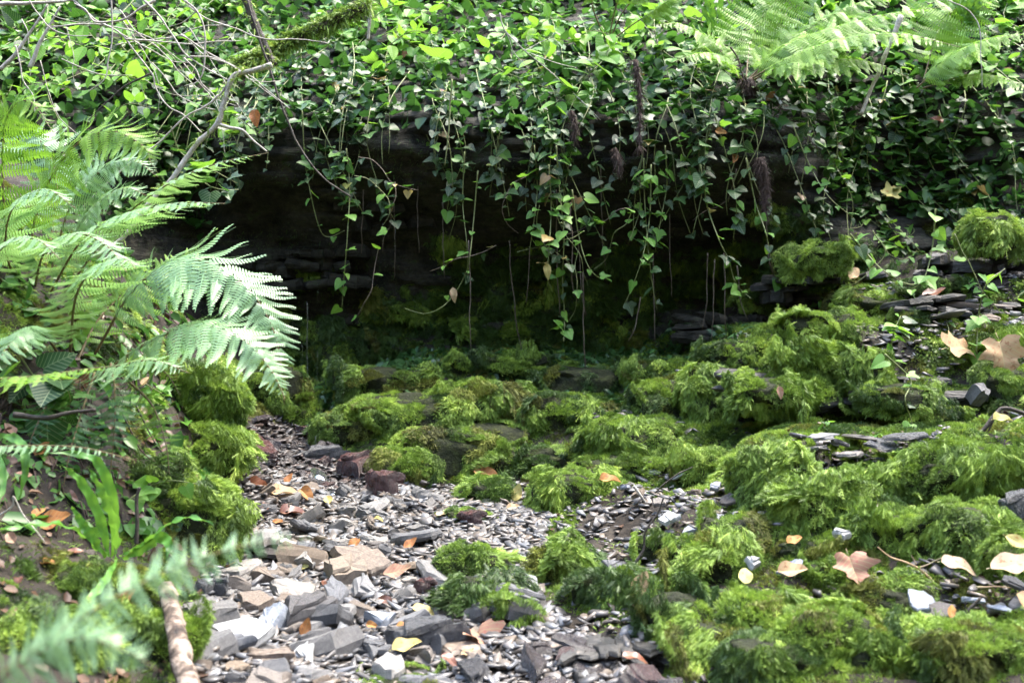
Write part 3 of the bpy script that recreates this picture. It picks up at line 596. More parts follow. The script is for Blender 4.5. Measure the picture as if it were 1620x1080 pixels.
# ------------------------------------------------------------------ moss cushions
MM = [
 ('small dark moss tuft on the rock beside the water threads', 545, 548, 42, 34, .3, True), ('dim moss hanging where the water drips beside the fern tip', 480, 525, 42, 45, .8, True),
 ('broad moss hump directly below the dripping hollow', 600, 612, 72, 42, .5, False), ('round moss cushion at the front left of the shaded apron', 556, 684, 46, 42, .7, False),
 ('wide moss hump in the middle of the shaded apron', 650, 655, 82, 42, .6, False), ('moss roll with a shaggy fringe in the apron centre', 748, 638, 74, 40, .8, False),
 ('rounded moss boulder above the gravel with one white-green leaf on it', 728, 712, 90, 52, .6, False), ('moss cushion overhanging the glossy dark block', 642, 745, 44, 44, .8, False),
 ('low moss lobe at the right foot of the rounded moss boulder', 796, 738, 40, 36, .7, False), ('dark shaggy moss fold left of the rounded cushion', 890, 662, 62, 44, .9, True),
 ('flat dim moss patch just under the black hollow', 770, 585, 80, 30, .3, True), ('dim moss shelf under the hanging ivy tips', 930, 606, 80, 32, .4, True),
 ('rounded shaggy cushion alone at the foot of the hollow', 1006, 696, 68, 42, .9, False), ('dark moss in the crease beside the rounded cushion', 872, 735, 50, 40, .7, True),
 ('tall square moss pillar with a draped front', 1130, 640, 46, 74, 1.2, False), ('ragged yellow-green moss tuft hanging over a dark gap', 1222, 618, 60, 28, 1.3, False),
 ('bright yellow-green moss hump on top of the dark ledge', 1292, 520, 56, 34, .9, False), ('shaggy yellow-green moss drape down the ledge front', 1288, 566, 56, 26, 1.2, False),
 ('long moss fringe dripping over the right of the dark ledge', 1366, 590, 40, 30, 1.4, False), ('little moss cap on the stepped ledge under the ivy', 1298, 408, 44, 24, .5, False),
 ('bright moss cushion on the high shelf at the right edge', 1576, 366, 46, 30, .8, False), ('olive moss patch beside the seedling on the ledge', 1376, 486, 46, 26, .4, False),
 ('dull moss along the back ledge below the hollow corner', 1180, 560, 60, 30, .5, True), ('dark moss streak above the yellow-green hump', 1250, 470, 55, 22, .4, True),
 ('small moss cushion at the far right beside the curled leaves', 1600, 610, 36, 34, .6, False), ('small green tuft under the pale upper stone', 1480, 665, 46, 24, .6, False),
 ('big bright drooping moss cushion like a mop of hair', 1225, 768, 62, 74, 1.5, False), ('long drooping moss curtain beside the big mop', 1306, 800, 52, 66, 1.6, False),
 ('largest bright moss mound at the right edge', 1528, 752, 98, 50, .9, False), ('sloping moss mound left of the largest bright one', 1420, 782, 66, 56, 1.0, False),
 ('second bright moss mound below the largest one', 1525, 838, 88, 46, .9, False), ('darker moss bank below the sloping mound', 1420, 850, 66, 46, .9, False),
 ('moss slope in the corner under the dark grey stone', 1604, 890, 44, 34, .7, False), ('bright round cushion at the right side of the gravel', 905, 782, 58, 50, .9, False),
 ('low moss hump behind the bright round cushion', 985, 748, 66, 34, .6, False), ('olive moss knob left of the mop-like cushion', 1122, 742, 42, 36, .6, False),
 ('hanging yellow-green moss tongue at the gravel edge', 893, 905, 42, 54, 1.6, False), ('dark moss wall right of the hanging moss tongue', 965, 945, 50, 48, 1.0, True),
 ('small bright moss tuft on the dark moss wall', 1048, 872, 38, 26, .6, False), ('mossy shoulder left of the white chip', 1120, 905, 46, 56, .9, False),
 ('dark moss clump at the edge of the rubble and fine gravel', 735, 900, 42, 36, .9, True), ('wet dark moss clump hanging below the fine gravel', 752, 955, 46, 42, 1.2, True),
 ('small moss tuft hanging over the layered outcrop', 812, 968, 30, 40, 1.3, False), ('moss cap on the stone under the orange leaf', 768, 784, 36, 26, .8, True),
 ('moss cap on the dark stone in the gravel', 738, 822, 32, 18, .6, True), ('mossy hump beside the standing tan leaf', 1078, 985, 52, 44, .8, True),
 ('moss mound at the bottom edge right of the russet leaves', 1120, 1030, 62, 44, .9, False), ('bright feathery moss between the white chip and the maple leaf', 1205, 985, 56, 40, .8, False),
 ('dark moss hollow at the lowest edge left of centre right', 1225, 1050, 60, 36, .8, True), ('feathery moss mound under the pale maple leaf', 1320, 1020, 74, 50, .9, False),
 ('fresh moss hump right of the pale maple leaf', 1430, 960, 62, 40, .7, False), ('moss mound holding the broken twig at lower right', 1425, 1040, 70, 44, .9, False),
 ('moss mound filling the bottom right corner', 1560, 1040, 90, 50, .8, False), ('flat moss between the tan leaves and the second mound', 1345, 905, 70, 30, .5, False),
 ('moss saddle between mop cushion and gravel bank', 1180, 850, 50, 34, .7, False), ('moss lump behind the beech leaf', 1290, 878, 50, 30, .6, False),
 ('yellow-green moss slope under the left ferns', 285, 625, 66, 62, .8, False), ('moss spilling down the bank under the fern tips', 395, 606, 56, 44, .7, False),
 ('round green moss boulder behind the strap-leaved fern', 272, 822, 76, 62, .8, False), ('moss slope joining bank and round moss boulder', 318, 715, 46, 50, .9, False),
 ('ragged moss above the round moss boulder', 225, 760, 44, 36, .6, True), ('mat of bright moss below the strap-leaved fern', 130, 935, 74, 36, .5, False),
 ('glowing green moss cushion beside the peeling stick', 205, 1032, 72, 56, .7, False), ('moss pad in the bottom left corner', 60, 1020, 66, 44, .5, False),
 ('bright moss lump cut by the bottom edge in mid picture', 628, 1090, 62, 24, .5, False), ('low moss rim at the left bank edge by the pebbles', 330, 850, 22, 40, .8, True),
 ('dim moss bulge on the black rock behind the fern', 495, 435, 40, 18, .5, True), ('moss rug at the water foot between fern tip and cushion', 455, 655, 50, 22, .5, False),
 ('low moss pad along the front of the slate flake ledge', 1480, 506, 56, 18, .6, True), ('small moss pad between the two upper right shelves', 1500, 452, 46, 18, .5, True), ('olive moss clump under the ivy sprig at the right edge', 1590, 548, 40, 24, .6, False),
 ('moss pad on the stepped ledge left of the arched runner', 1345, 448, 50, 20, .5, True), ('moss lip on the dark ledge above the shelf seedlings', 1425, 626, 60, 22, 1.0, True), ('damp moss knot by the shaded corner of the bedding', 1060, 640, 50, 40, .6, True), ('mossy ridge left of the tall pillar', 1050, 590, 60, 26, .4, True),
]
for lab, px, py, rx, ry, hg, dk in MM:  # dk mounds mix in tufts with shade put into their colour
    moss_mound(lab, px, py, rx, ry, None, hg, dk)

# moss carpet over the banks (stuff)
def ground_normal(x, y):
    e = 0.03; return unit(np.stack([-(ground_z(x + e, y) - ground_z(x - e, y)) / (2 * e), -(ground_z(x, y + e) - ground_z(x, y - e)) / (2 * e), np.ones_like(x)], -1))
def carpet(name, label, n, cond, mat, L, dens_noise=-0.15, lift=0.0):
    x = R.uniform(-1.9, 2.2, n * 5); y = R.uniform(1.9, 4.5, n * 5); z = ground_z(x, y); px, py = proj(x, y, z)
    ok = cond(px, py, y) & ~inside(BED, px, py) & (fbm(np.stack([x, y, z], -1), 3, 4.0) > dens_noise); i = np.nonzero(ok)[0][:n]
    B = np.stack([x[i], y[i], z[i] + lift], 1); nn = ground_normal(x[i], y[i]); m = len(i)
    lean = np.stack([fbm(B * 12 + 5, 2), fbm(B * 12 + 9, 2), fbm(B * 12 + 13, 2)], 1)
    D = nn * 0.7 + lean * 1.0 + R.normal(size=(m, 3)) * 0.35
    V, T, ix = sprigs(B, D, L * R.uniform(.5, 1.3, m), R.uniform(.2, .7, m), .1)
    tn = np.clip(0.5 + 0.5 * fbm(B * 7, 2) + R.normal(size=m) * .15, 0, 1)
    return tag(put(name, np_mesh(name, V, T, mat, False, tn[ix])), label, 'moss', kind='stuff')
def tuft_carpet(label, x0, x1, y0, y1, fn, step, thr, dark=0.0):
    root = thing('moss_carpet', label, 'moss', (0, 3, .4)); root['kind'] = 'stuff'
    gx_, gy_ = np.meshgrid(np.arange(x0, x1, step), np.arange(y0, y1, step)); u = gx_.ravel() + R.uniform(-.5, .5, gx_.size) * step; v = gy_.ravel() + R.uniform(-.5, .5, gx_.size) * step
    z = ground_z(u, v); px, py = proj(u, v, z); nn = ground_normal(u, v)
    ok = ~inside(BED, px, py) & (fbm(np.stack([u, v, u * 0 + 1], -1), 3, 3.2) > thr) & (wall_y(u, z) > v)
    for i in np.nonzero(ok)[0]:
        if fn(px[i], py[i]): put_tuft(root, (u[i], v[i] - 3, z[i] - .4), nn[i], 0 if nn[i][2] > .75 else (1 if rnd() < .6 else 2), rnd(.8, 1.2), rnd() < dark)
    return root
tuft_carpet('uneven moss carpet running over the steps of the right bank', .02, 2.8, 1.8, 4.0, lambda px, py: 840 < px < 2100 and py < 1160, .050, -.16, .2)
tuft_carpet('thin moss on the rock steps at the upper right', .75, 2.2, 3.15, 4.1, lambda px, py: 1180 < px < 1680 and 380 < py < 700, .06, -.25, .45)
tuft_carpet('patchy moss carpet on the left bank', -1.7, -.35, 1.8, 3.9, lambda px, py: -60 < px < 240 and py < 1110, .062, .05, .3)
tuft_carpet('moss carpet spilling down the left bank to the stream edge', -1.2, -.35, 1.8, 4.1, lambda px, py: 190 < px < 470 and py < 1110, .056, -.3, .2)
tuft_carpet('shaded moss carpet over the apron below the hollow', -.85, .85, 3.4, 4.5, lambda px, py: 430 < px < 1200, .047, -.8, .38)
carpet('moss_carpet', 'thin moss covering the soil of both banks', 16000, lambda px, py, y: ((px > 840) | (px < 350)) & (px > -60) & (px < 1680), M['moss'], 0.018, -.1, .002)
carpet('moss_carpet', 'dim moss covering the ground at the foot of the hollow', 6000, lambda px, py, y: (px > 430) & (px < 1250) & (y > 3.55), M['moss_dark_shade'], 0.02, -1)  # shade under the overhang is put into this moss colour
# damp moss and liverwort on the rock face
def wall_sprigs(name, label, n, fn, mat, L, wide=.1, cat='moss', br=.3):
    x = R.uniform(-2.2, 2.2, n * 4); z = R.uniform(.55, 1.75, n * 4); y = wall_full(x, z); px, py = proj(x, y, z)
    i = np.nonzero(fn(px, py, x, z))[0][:n]; B = np.stack([x[i], y[i] + .004, z[i]], 1); m = len(i)
    D = np.array([0, -.8, .25]) + R.normal(size=(m, 3)) * .5
    V, T, ix = sprigs(B, D, L * R.uniform(.5, 1.3, m), R.uniform(.3, .9, m), wide, branch=br)
    tn = np.clip(.45 + .5 * fbm(B * 6, 2) + R.normal(size=m) * .15, 0, 1)
    return tag(put(name, np_mesh(name, V, T, mat, False, tn[ix])), label, cat, kind='stuff')
wall_sprigs('wall_moss', 'sparse shade-toned moss clinging to the wet rock of the hollow', 26000, lambda px, py, x, z: fbm(np.stack([x, z * 2, z * 0], -1), 3, 3.0) > np.where(py > 470, -.2, .0), M['moss_dark_shade'], .018)  # moss colour darkened to stand in for the shade of the hollow
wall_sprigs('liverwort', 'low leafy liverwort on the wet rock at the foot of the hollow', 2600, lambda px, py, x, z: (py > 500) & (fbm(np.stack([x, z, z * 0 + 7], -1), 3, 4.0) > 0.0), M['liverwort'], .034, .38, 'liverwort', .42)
def wall_tufts():
    root = thing('wall_moss', 'dim moss growing in patches on the wet back wall of the hollow', 'moss', (0, 4.4, 1)); root['kind'] = 'stuff'; n = 0
    x = R.uniform(-1.0, 2.0, 4000); z = R.uniform(.75, 1.5, 4000); y = wall_full(x, z); px, py = proj(x, y, z); e = .03
    f = fbm(np.stack([x, z * 1.6, z * 0 + 5], -1), 3, 3.0); thr = np.interp(py, [330, 420, 480, 560], [.20, .06, -.15, -.6])
    nr = unit(np.stack([(wall_full(x + e, z) - y) / e, -np.ones_like(x), (wall_full(x, z + e) - y) / e], -1)); ok = (f > thr) & (py > 330) & (py < 640) & (px > 390) & (ground_z(x, y - .05) < z + .03)
    for i in np.nonzero(ok)[0][:760]: put_tuft(root, (x[i], y[i] - 4.4, z[i] - 1), nr[i], 1 if rnd() < .7 else 2, rnd(.7, 1.25), rnd() < .55)
wall_tufts()
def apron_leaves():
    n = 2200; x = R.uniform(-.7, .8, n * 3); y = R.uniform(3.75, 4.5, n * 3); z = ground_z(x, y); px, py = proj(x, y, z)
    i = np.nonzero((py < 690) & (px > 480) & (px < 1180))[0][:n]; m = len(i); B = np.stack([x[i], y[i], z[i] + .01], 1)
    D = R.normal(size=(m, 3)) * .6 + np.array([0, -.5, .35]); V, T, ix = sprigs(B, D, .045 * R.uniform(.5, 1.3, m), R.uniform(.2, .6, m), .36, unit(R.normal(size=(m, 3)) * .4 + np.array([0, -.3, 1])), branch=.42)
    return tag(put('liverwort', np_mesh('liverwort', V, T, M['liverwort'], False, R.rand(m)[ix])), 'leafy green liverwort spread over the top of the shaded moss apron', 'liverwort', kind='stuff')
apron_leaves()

# ------------------------------------------------------------------ leaves
def leaf_mesh(name, outline, mat, fold=0.18, curl=0.12, pet=0.35, wavy=0.0, seed=0, res=10):
    """outline: (half width, y) from the base to the tip of one side; petiole from the origin to the blade's base"""
    oc = catmull([(a, b, 0) for a, b in outline], res); V = []; Fs = []; roll = ((seed * 37) % 5 - 2) * .12
    def z(x, y): return fold * abs(x) * (1 - .5 * abs(x)) - curl * y * y + wavy * math.sin(8 * y + 4 * x + seed) * abs(x) + roll * x * (y - .4)
    V += [(-.012, 0, 0), (.012, 0, 0), (0, pet, .02)]; Fs.append((0, 1, 2)); cols = (0, .5, 1); n = len(oc)
    for s in (-1, 1):
        base = len(V)
        for k in range(n):
            w, y = max(0, oc[k][0]), oc[k][1]; ym = k / (n - 1)
            for q in cols:
                x = s * w * q; yy = ym + (y - ym) * q; V.append((x, pet + yy, z(x, yy)))
        for k in range(n - 1):
            for q in range(2):
                a = base + k * 3 + q; f = (a, a + 1, a + 4, a + 3); Fs.append(f if s > 0 else f[::-1])
    return py_mesh(name, V, Fs, mat, True)
IVY_A = [(0.0, 0.02), (.24, -.14), (.48, -.02), (.56, .18), (.44, .40), (.34, .58), (.18, .82), (0.0, 1.0)]
IVY_B = [(0.0, 0.03), (.26, -.14), (.50, -.04), (.52, .16), (.44, .38), (.30, .62), (.14, .85), (0.0, 1.0)]
IVY_C = [(0.0, 0.0), (.20, -.13), (.42, -.04), (.68, .22), (.38, .36), (.28, .52), (.17, .80), (0.0, 1.0)]
OVATE = [(0.0, 0.0), (.11, .05), (.21, .18), (.26, .36), (.22, .60), (.12, .82), (.04, .95), (0.0, 1.0)]
BEECH = [(0.0, 0.0), (.14, .05), (.26, .18), (.31, .36), (.27, .58), (.17, .80), (.07, .93), (0.0, 1.0)]
MAPLE = [(0.0, 0.05), (.22, -.10), (.50, .00), (.42, .20), (.74, .44), (.50, .50), (.31, .56), (.35, .74), (.15, .80), (0.0, 1.0)]
LEAVES = {}
for key, mat in (('ivy', 'ivy'), ('young', 'ivy_young'), ('old', 'ivy_old')):
    LEAVES[key] = [leaf_mesh('ivy_leaf', o, M[mat], f, c, .32, .05, s) for s, (o, f, c) in enumerate([(IVY_A, .22, .10), (IVY_B, .30, .16), (IVY_C, .16, .06), (IVY_B, -.12, .22)])]
LEAVES['shrub'] = [leaf_mesh('shrub_leaf', o, M['shrub'], f, c, .14, .05, s) for s, (o, f, c) in enumerate([(OVATE, .25, .12), (OVATE, .12, .25), (BEECH, .3, .05)])]
LEAVES['shrubby'] = [leaf_mesh('shrub_leaf', o, M['fern_green'], f, c, .14, .05, s) for s, (o, f, c) in enumerate([(OVATE, .25, .12), (IVY_B, .12, .15), (BEECH, .3, .05)])]

def add_leaves(root, pts, spacing, size, kinds, up=0.95, spread=0.6, start=0.05, face=(0, -0.42, 0), jitter=0.33, thin=False):
    seg = np.linalg.norm(np.diff(pts, axis=0), axis=1); cum = np.r_[0, np.cumsum(seg)]; Lt = cum[-1]; s = Lt * start; side = 1
    o = np.array(root.location)
    while s < Lt:
        i = min(len(seg) - 1, int(np.searchsorted(cum, s) - 1)); i = max(i, 0); u = (s - cum[i]) / max(seg[i], 1e-6)
        p = pts[i] + (pts[i + 1] - pts[i]) * u; t = unit(pts[i + 1] - pts[i])
        lat = unit(np.cross(t, [0, -1, 0.1])) if abs(t[1]) < .9 else np.array([1., 0, 0])
        N = unit(np.array([0, 0, up]) + np.array(face) + R.normal(size=3) * jitter)
        T = lat * side * spread + np.array([0, -.55, -.28]) + t * .2 + R.normal(size=3) * .38
        if thin and float(vnoise(p * 9)) < -.22: s += spacing; continue
        kd = kinds[R.choice(len(kinds), p=[k[1] for k in kinds])][0]; me = LEAVES[kd][R.randint(len(LEAVES[kd]))]
        sz = size * rnd(.5, 1.35)
        put('leaf', me, root, frame(T, N, sz, p - o)); side = -side; s += spacing * (rnd(.12, .5) if rnd() < .4 else rnd(.9, 2.1))

def vine(label, pts, spacing, size, kinds, group=None, r=.0026, name='ivy_vine', cat='ivy', stem='stem', n=None, **kw):
    pts = np.asarray(pts, float); root = thing(name, label, cat, pts[0], group)
    put('stem', py_mesh('vine_stem', *tube(pts - pts[0], np.linspace(r, r * .5, len(pts)), 4), M[stem], True), root)
    add_leaves(root, pts, spacing, size, kinds, **kw); return root

def hang_path(px0, py0, py1, off=0.05, wander=0.012):
    c = hit(px0, py0); x = c.x; z = c.z; pts = []; run = 9.0; k = 0; ph = rnd(0, 50); zend = None
    while True:
        y = min(run, float(wall_y(x, z))); run = y
        yy = y - off - .015 * math.sin(z * 9 + ph); pts.append((x, yy, z))
        if 540 + F * (1 - z) / yy >= py1 or len(pts) > 90: break
        z -= .03; x += float(vnoise(np.array([ph, z * 5, 1.3]))) * wander * 1.8
    return np.array(pts if len(pts) > 2 else pts + [(x, yy, z - .04), (x, yy, z - .08)])

# ivy curtain: lower limit of the leaves across the picture
EX = [280, 340, 400, 450, 500, 560, 620, 700, 760, 820, 880, 950, 1000, 1050, 1120, 1180, 1240, 1300, 1360, 1450, 1540, 1640]
EY = [v + 22 for v in [240, 300, 300, 315, 315, 300, 300, 305, 325, 360, 410, 320, 300, 350, 360, 330, 330, 330, 340, 360, 330, 320]]
DARK = [('ivy', .84), ('young', .13), ('old', .03)]; MIDG = [('ivy', .66), ('young', .31), ('old', .03)]; BRI = [('young', .6), ('shrub', .4)]
ZN = [(370, 'ivy vine at the dark gap beside the pale mossy branch', 'ivy by the mossy branch'), (450, 'ivy vine behind the long thin dark stem', 'ivy behind the dark stem'), (540, 'ivy vine above the leftmost free hanging strand', 'ivy above the leftmost strand'),
      (640, 'ivy vine above the black dripping shelf', 'ivy above the dripping shelf'), (720, 'ivy vine around the bare vertical shoot', 'ivy around the bare shoot'), (800, 'ivy vine above the runner that curls up at its tip', 'ivy above the curling runner'),
      (890, 'ivy vine feeding the leafy bunch in front of the hollow', 'ivy of the middle bunch'), (970, 'ivy vine between the middle bunch and the slender root mat', 'ivy left of the slender root mat'), (1050, 'ivy vine hanging around the slender root mat', 'ivy around the slender root mat'),
      (1130, 'ivy vine between the slender root mat and the fern crown', 'ivy left of the fern crown'), (1230, 'ivy vine below the fern crown around the broad root mat', 'ivy around the broad root mat'), (1330, 'ivy vine right of the broad root mat', 'ivy right of the broad root mat'),
      (1420, 'ivy vine below the leaning pale stick', 'ivy below the pale stick'), (1520, 'ivy vine on the bank above the upper right ledge', 'ivy above the upper right ledge'), (9999, 'ivy vine at the right edge above the bright moss cushion', 'ivy at the right edge')]
def zone(px):
    return next((l, g) for lim, l, g in ZN if px < lim)
CZ = [(700, 'sunlit leafy stem on the crest right of the mossy log'), (850, 'sunlit leafy stem on the crest left of the wiry tangled stems'), (1000, 'sunlit leafy stem on the crest around the reddish fern stalks'), (1180, 'sunlit leafy stem on the crest below the upright strap-leaved fern'), (1400, 'sunlit leafy stem under the arching fern fronds at top right'), (9999, 'sunlit leafy stem in the top right corner')]
LZ = [(60, 'leafy green stem at the far left top behind the leaning bare stems'), (150, 'leafy green stem on the slope behind the thin vertical twig'), (240, 'leafy green stem on the slope behind the wavy pale twig'), (330, 'leafy green stem on the slope behind the J-shaped twig'), (9999, 'leafy green stem on the slope beside the dark mossy trunk')]
nv = 0
for px in np.linspace(300, 1640, 100):
    px = px + rnd(-10, 10); ey = float(np.interp(px, EX, EY)); a = rnd(30, 190); ey += 55 if px > 1290 else 0; b = a + (ey - a) * rnd(.42, 1.12)
    lab, grp = zone(px); k = DARK if px < 1280 else MIDG
    vine(lab, hang_path(px, a, max(b, a + 70), rnd(.02, .11)), .0235, rnd(.026, .044), k, grp, thin=True)
# prominent single strands
ST = [('long yellow-green ivy strand hanging down to the moss tops, leftmost free strand', [(548, 235), (553, 300), (549, 380), (545, 430), (541, 486)], 4.1, .075, .038, 'young'),
 ('thin ivy strand curving towards the leftmost free strand', [(478, 175), (482, 250), (490, 300), (505, 360), (520, 375), (545, 365)], 4.15, .06, .036, 'young'),
 ('bare ivy runner that curls up at its tip above the moss', [(756, 270), (750, 340), (744, 400), (738, 430), (722, 460), (700, 485), (672, 496), (640, 488)], 4.05, .13, .026, 'young'),
 ('twin ivy strand hanging beside the curling runner', [(735, 240), (732, 320), (738, 380), (741, 440)], 4.08, .07, .038, 'ivy'),
 ('leafy ivy strand in front of the middle of the hollow', [(880, 230), (885, 300), (892, 370), (890, 440), (893, 500), (892, 540)], 4.0, .040, .044, 'mix'),
 ('short leafy strand bunched left of the middle strand', [(845, 230), (850, 290), (846, 340), (838, 395)], 4.03, .034, .048, 'mix'),
 ('strand with pale withered leaves in the middle bunch', [(868, 260), (872, 330), (868, 400), (866, 440), (872, 455)], 3.98, .05, .042, 'oldmix'),
 ('wiry strand reaching right from the middle bunch', [(905, 300), (915, 370), (930, 420), (950, 440), (966, 436)], 4.0, .05, .034, 'young'),
 ('long ivy strand ending in a hook right of the middle', [(1018, 250), (1020, 320), (1025, 390), (1032, 450), (1040, 492)], 4.0, .045, .044, 'mix'),
 ('ivy strand with a reddish tip beside the hooked strand', [(1030, 260), (1028, 340), (1018, 400), (1002, 450), (985, 488)], 3.97, .05, .042, 'mix'),
 ('short bushy ivy strand near the hooked strand', [(1052, 230), (1055, 290), (1045, 350), (1036, 400)], 4.02, .034, .046, 'mix'),
 ('leafy ivy strand that bends to the right below the root mat', [(1108, 260), (1120, 330), (1140, 385), (1152, 410), (1165, 450), (1188, 472)], 3.95, .042, .046, 'mix'),
 ('outer ivy strand looping below the shaggy root mat', [(1180, 250), (1195, 320), (1212, 370), (1222, 420), (1235, 450), (1244, 430)], 3.95, .042, .042, 'mix'),
 ('ivy strand crossing to the right under the fern crown', [(1130, 180), (1150, 250), (1165, 320), (1160, 380)], 4.0, .034, .05, 'mix'),
 ('thin stem trailing down past the yellow leaf on the right bank', [(1255, 200), (1280, 260), (1310, 310), (1350, 345)], 3.95, .05, .038, 'young'),
 ('upright ivy spray beside the pale yellow leaf', [(1480, 330), (1475, 390), (1462, 440), (1440, 460)], 3.62, .034, .046, 'young'),
 ('ivy runner over the ledge behind the curled leaf', [(1345, 370), (1370, 400), (1400, 430), (1440, 450), (1470, 440)], 3.66, .036, .044, 'young'),
 ('small ivy seedling with a leafy tuft on the ledge', [(1408, 575), (1410, 545), (1416, 520), (1425, 500)], 3.42, .020, .042, 'young'),
 ('ivy sprig at the right edge on the upper ledge', [(1545, 560), (1548, 500), (1560, 450), (1590, 425)], 3.4, .04, .044, 'young'),
 ('hanging ivy tail over the mossy ledge with heart leaves', [(1400, 560), (1440, 600), (1432, 630), (1440, 660), (1452, 690)], 3.15, .05, .044, 'young'),
 ('low ivy seedling with three leaves at the shelf edge', [(1300, 692), (1303, 676), (1310, 664)], 3.1, .02, .028, 'young'),
 ('leafy seedling group member nearest the mop-like cushion', [(1330, 705), (1338, 690), (1350, 684)], 3.08, .016, .028, 'young'),
 ('seedling with bright leaves in the middle of the shelf', [(1372, 706), (1380, 690), (1394, 682)], 3.08, .016, .028, 'young'),
 ('seedling with pale leaves at the right end of the shelf', [(1425, 708), (1440, 694), (1462, 688)], 3.06, .018, .028, 'young'),
 ('ivy runner along the left bank under the ferns', [(205, 590), (235, 610), (260, 628), (240, 650)], 2.95, .03, .042, 'young'),
 ('ivy stem creeping over the round moss boulder', [(205, 790), (235, 770), (270, 760), (310, 765)], 2.5, .04, .046, 'young'),
 ('dark broad ivy leaves at the foot of the left ferns', [(30, 560), (60, 600), (95, 600), (110, 640), (60, 650)], 2.5, .03, .075, 'ivy'),
 ('ivy spray with heart-shaped leaves behind the pale dead branch', [(270, 200), (285, 240), (320, 260), (375, 290)], 3.8, .05, .07, 'ivy'),
 ('ivy with hanging heart leaves at the dark gap on the left', [(300, 260), (325, 290), (350, 300), (378, 300)], 3.75, .05, .062, 'ivy')]
for lab, pp, Y, spc, sz, kd in ST:
    k = {'young': [('young', .85), ('ivy', .15)], 'ivy': [('ivy', .8), ('young', .2)], 'mix': [('ivy', .45), ('young', .55)], 'oldmix': [('old', .5), ('young', .5)]}[kd]
    pts = catmull([P(a, b, Y + .03 * math.sin(i * 2.1)) for i, (a, b) in enumerate(pp)], 8 * len(pp))
    vine(lab, pts, spc * .85, sz * .86, k, start=.02 if len(pp) < 4 else .06, r=.0028)
for k in range(16):
    px, py = 1290 + (k % 8) * 44 + rnd(-14, 14), 385 + (k // 8) * 95 + rnd(-30, 30); c = hit(px, py); q = [np.array(c) + np.array([0, -.03, 0])]; a = rnd(0, 6.28)
    for w in range(5):
        a += rnd(-.6, .6); e = hit(px + math.cos(a) * 14 * (w + 1), py + math.sin(a) * 9 * (w + 1)); q.append(np.array(e) + np.array([0, -.035, .012]))
    vine('small ivy runner creeping over the dark broken rock below the right ivy bank' if k < 8 else 'small ivy runner creeping between the upper right ledges and the curled leaves', catmull(q, 20), .036, rnd(.026, .038), [('young', .7), ('ivy', .3)], 'small runners below the right ivy bank' if k < 8 else 'small runners among the right ledges', r=.0016)
for k in range(14):
    px, py = rnd(560, 1230), rnd(240, 400); q = [(px, py)]; a = rnd(-.3, 3.4)
    for w in range(5): a += rnd(-.7, .7); q.append((q[-1][0] + math.cos(a) * 22, q[-1][1] + abs(math.sin(a)) * 20 + 3))
    pts = catmull([P(u, v, 4.0 + .03 * math.sin(i + k)) for i, (u, v) in enumerate(q)], 36)
    vine('thin tangled runner with few leaves weaving through the hanging strands', pts, .085, .03, [('young', .6), ('ivy', .3), ('old', .1)], 'tangled runners in the hanging strands', r=.0017, stem='stem_brown' if k % 2 else 'stem')
# bright groundcover along the top of the bank
for px in list(np.linspace(520, 1640, 44)):
    a = rnd(-50, 60); px = px + rnd(-12, 12)
    lb = next(l for lim, l in CZ if px < lim); vine(lb, hang_path(px, a, a + rnd(50, 120), rnd(.02, .12), .03), .034, rnd(.05, .085), [('young', .4), ('shrub', .6)] if px < 1150 else [('young', .6), ('ivy', .1), ('shrub', .3)], lb.replace('leafy stem', 'stems'), name='bank_plant', cat='plant', up=.9)
for px in list(np.linspace(-30, 420, 40)):
    a = rnd(-40, 170); px = px + rnd(-12, 12)
    lb = next(l for lim, l in LZ if px < lim); vine(lb, hang_path(px, a, a + rnd(60, 130), rnd(.02, .16), .03), .028, rnd(.034, .055), [('young', .42), ('shrub', .3), ('ivy', .28)], lb.replace('stem', 'stems', 1), name='bank_plant', cat='plant', up=.9)
for px, py, Y in [(90, 60, 3.9), (150, 75, 3.9), (120, 110, 3.85), (190, 120, 3.8), (240, 100, 3.9), (70, 130, 3.8), (250, 25, 3.8), (210, 165, 3.9), (160, 30, 4.0), (630, 10, 4.2), (660, 50, 4.2), (880, 30, 4.4), (940, 50, 4.3), (870, 60, 4.4)]:
    pts = catmull([P(px - 45, py + 22, Y + .08), P(px - 10, py, Y), P(px + 22, py + 4, Y - .03), P(px + 48, py + 12, Y - .06)], 16)
    up = px < 400
    vine('thin shrub spray with bright ovate leaves among the pale twigs' if up else 'thin shrub spray with yellow-green leaves above the ivy curtain', pts, .022, .055, [('shrub', .9), ('shrubby', .1)], 'shrub sprays among the twigs' if up else 'shrub sprays above the ivy', name='shrub_spray', cat='shrub', r=.002, up=1.0, face=(0, -.3, 0))
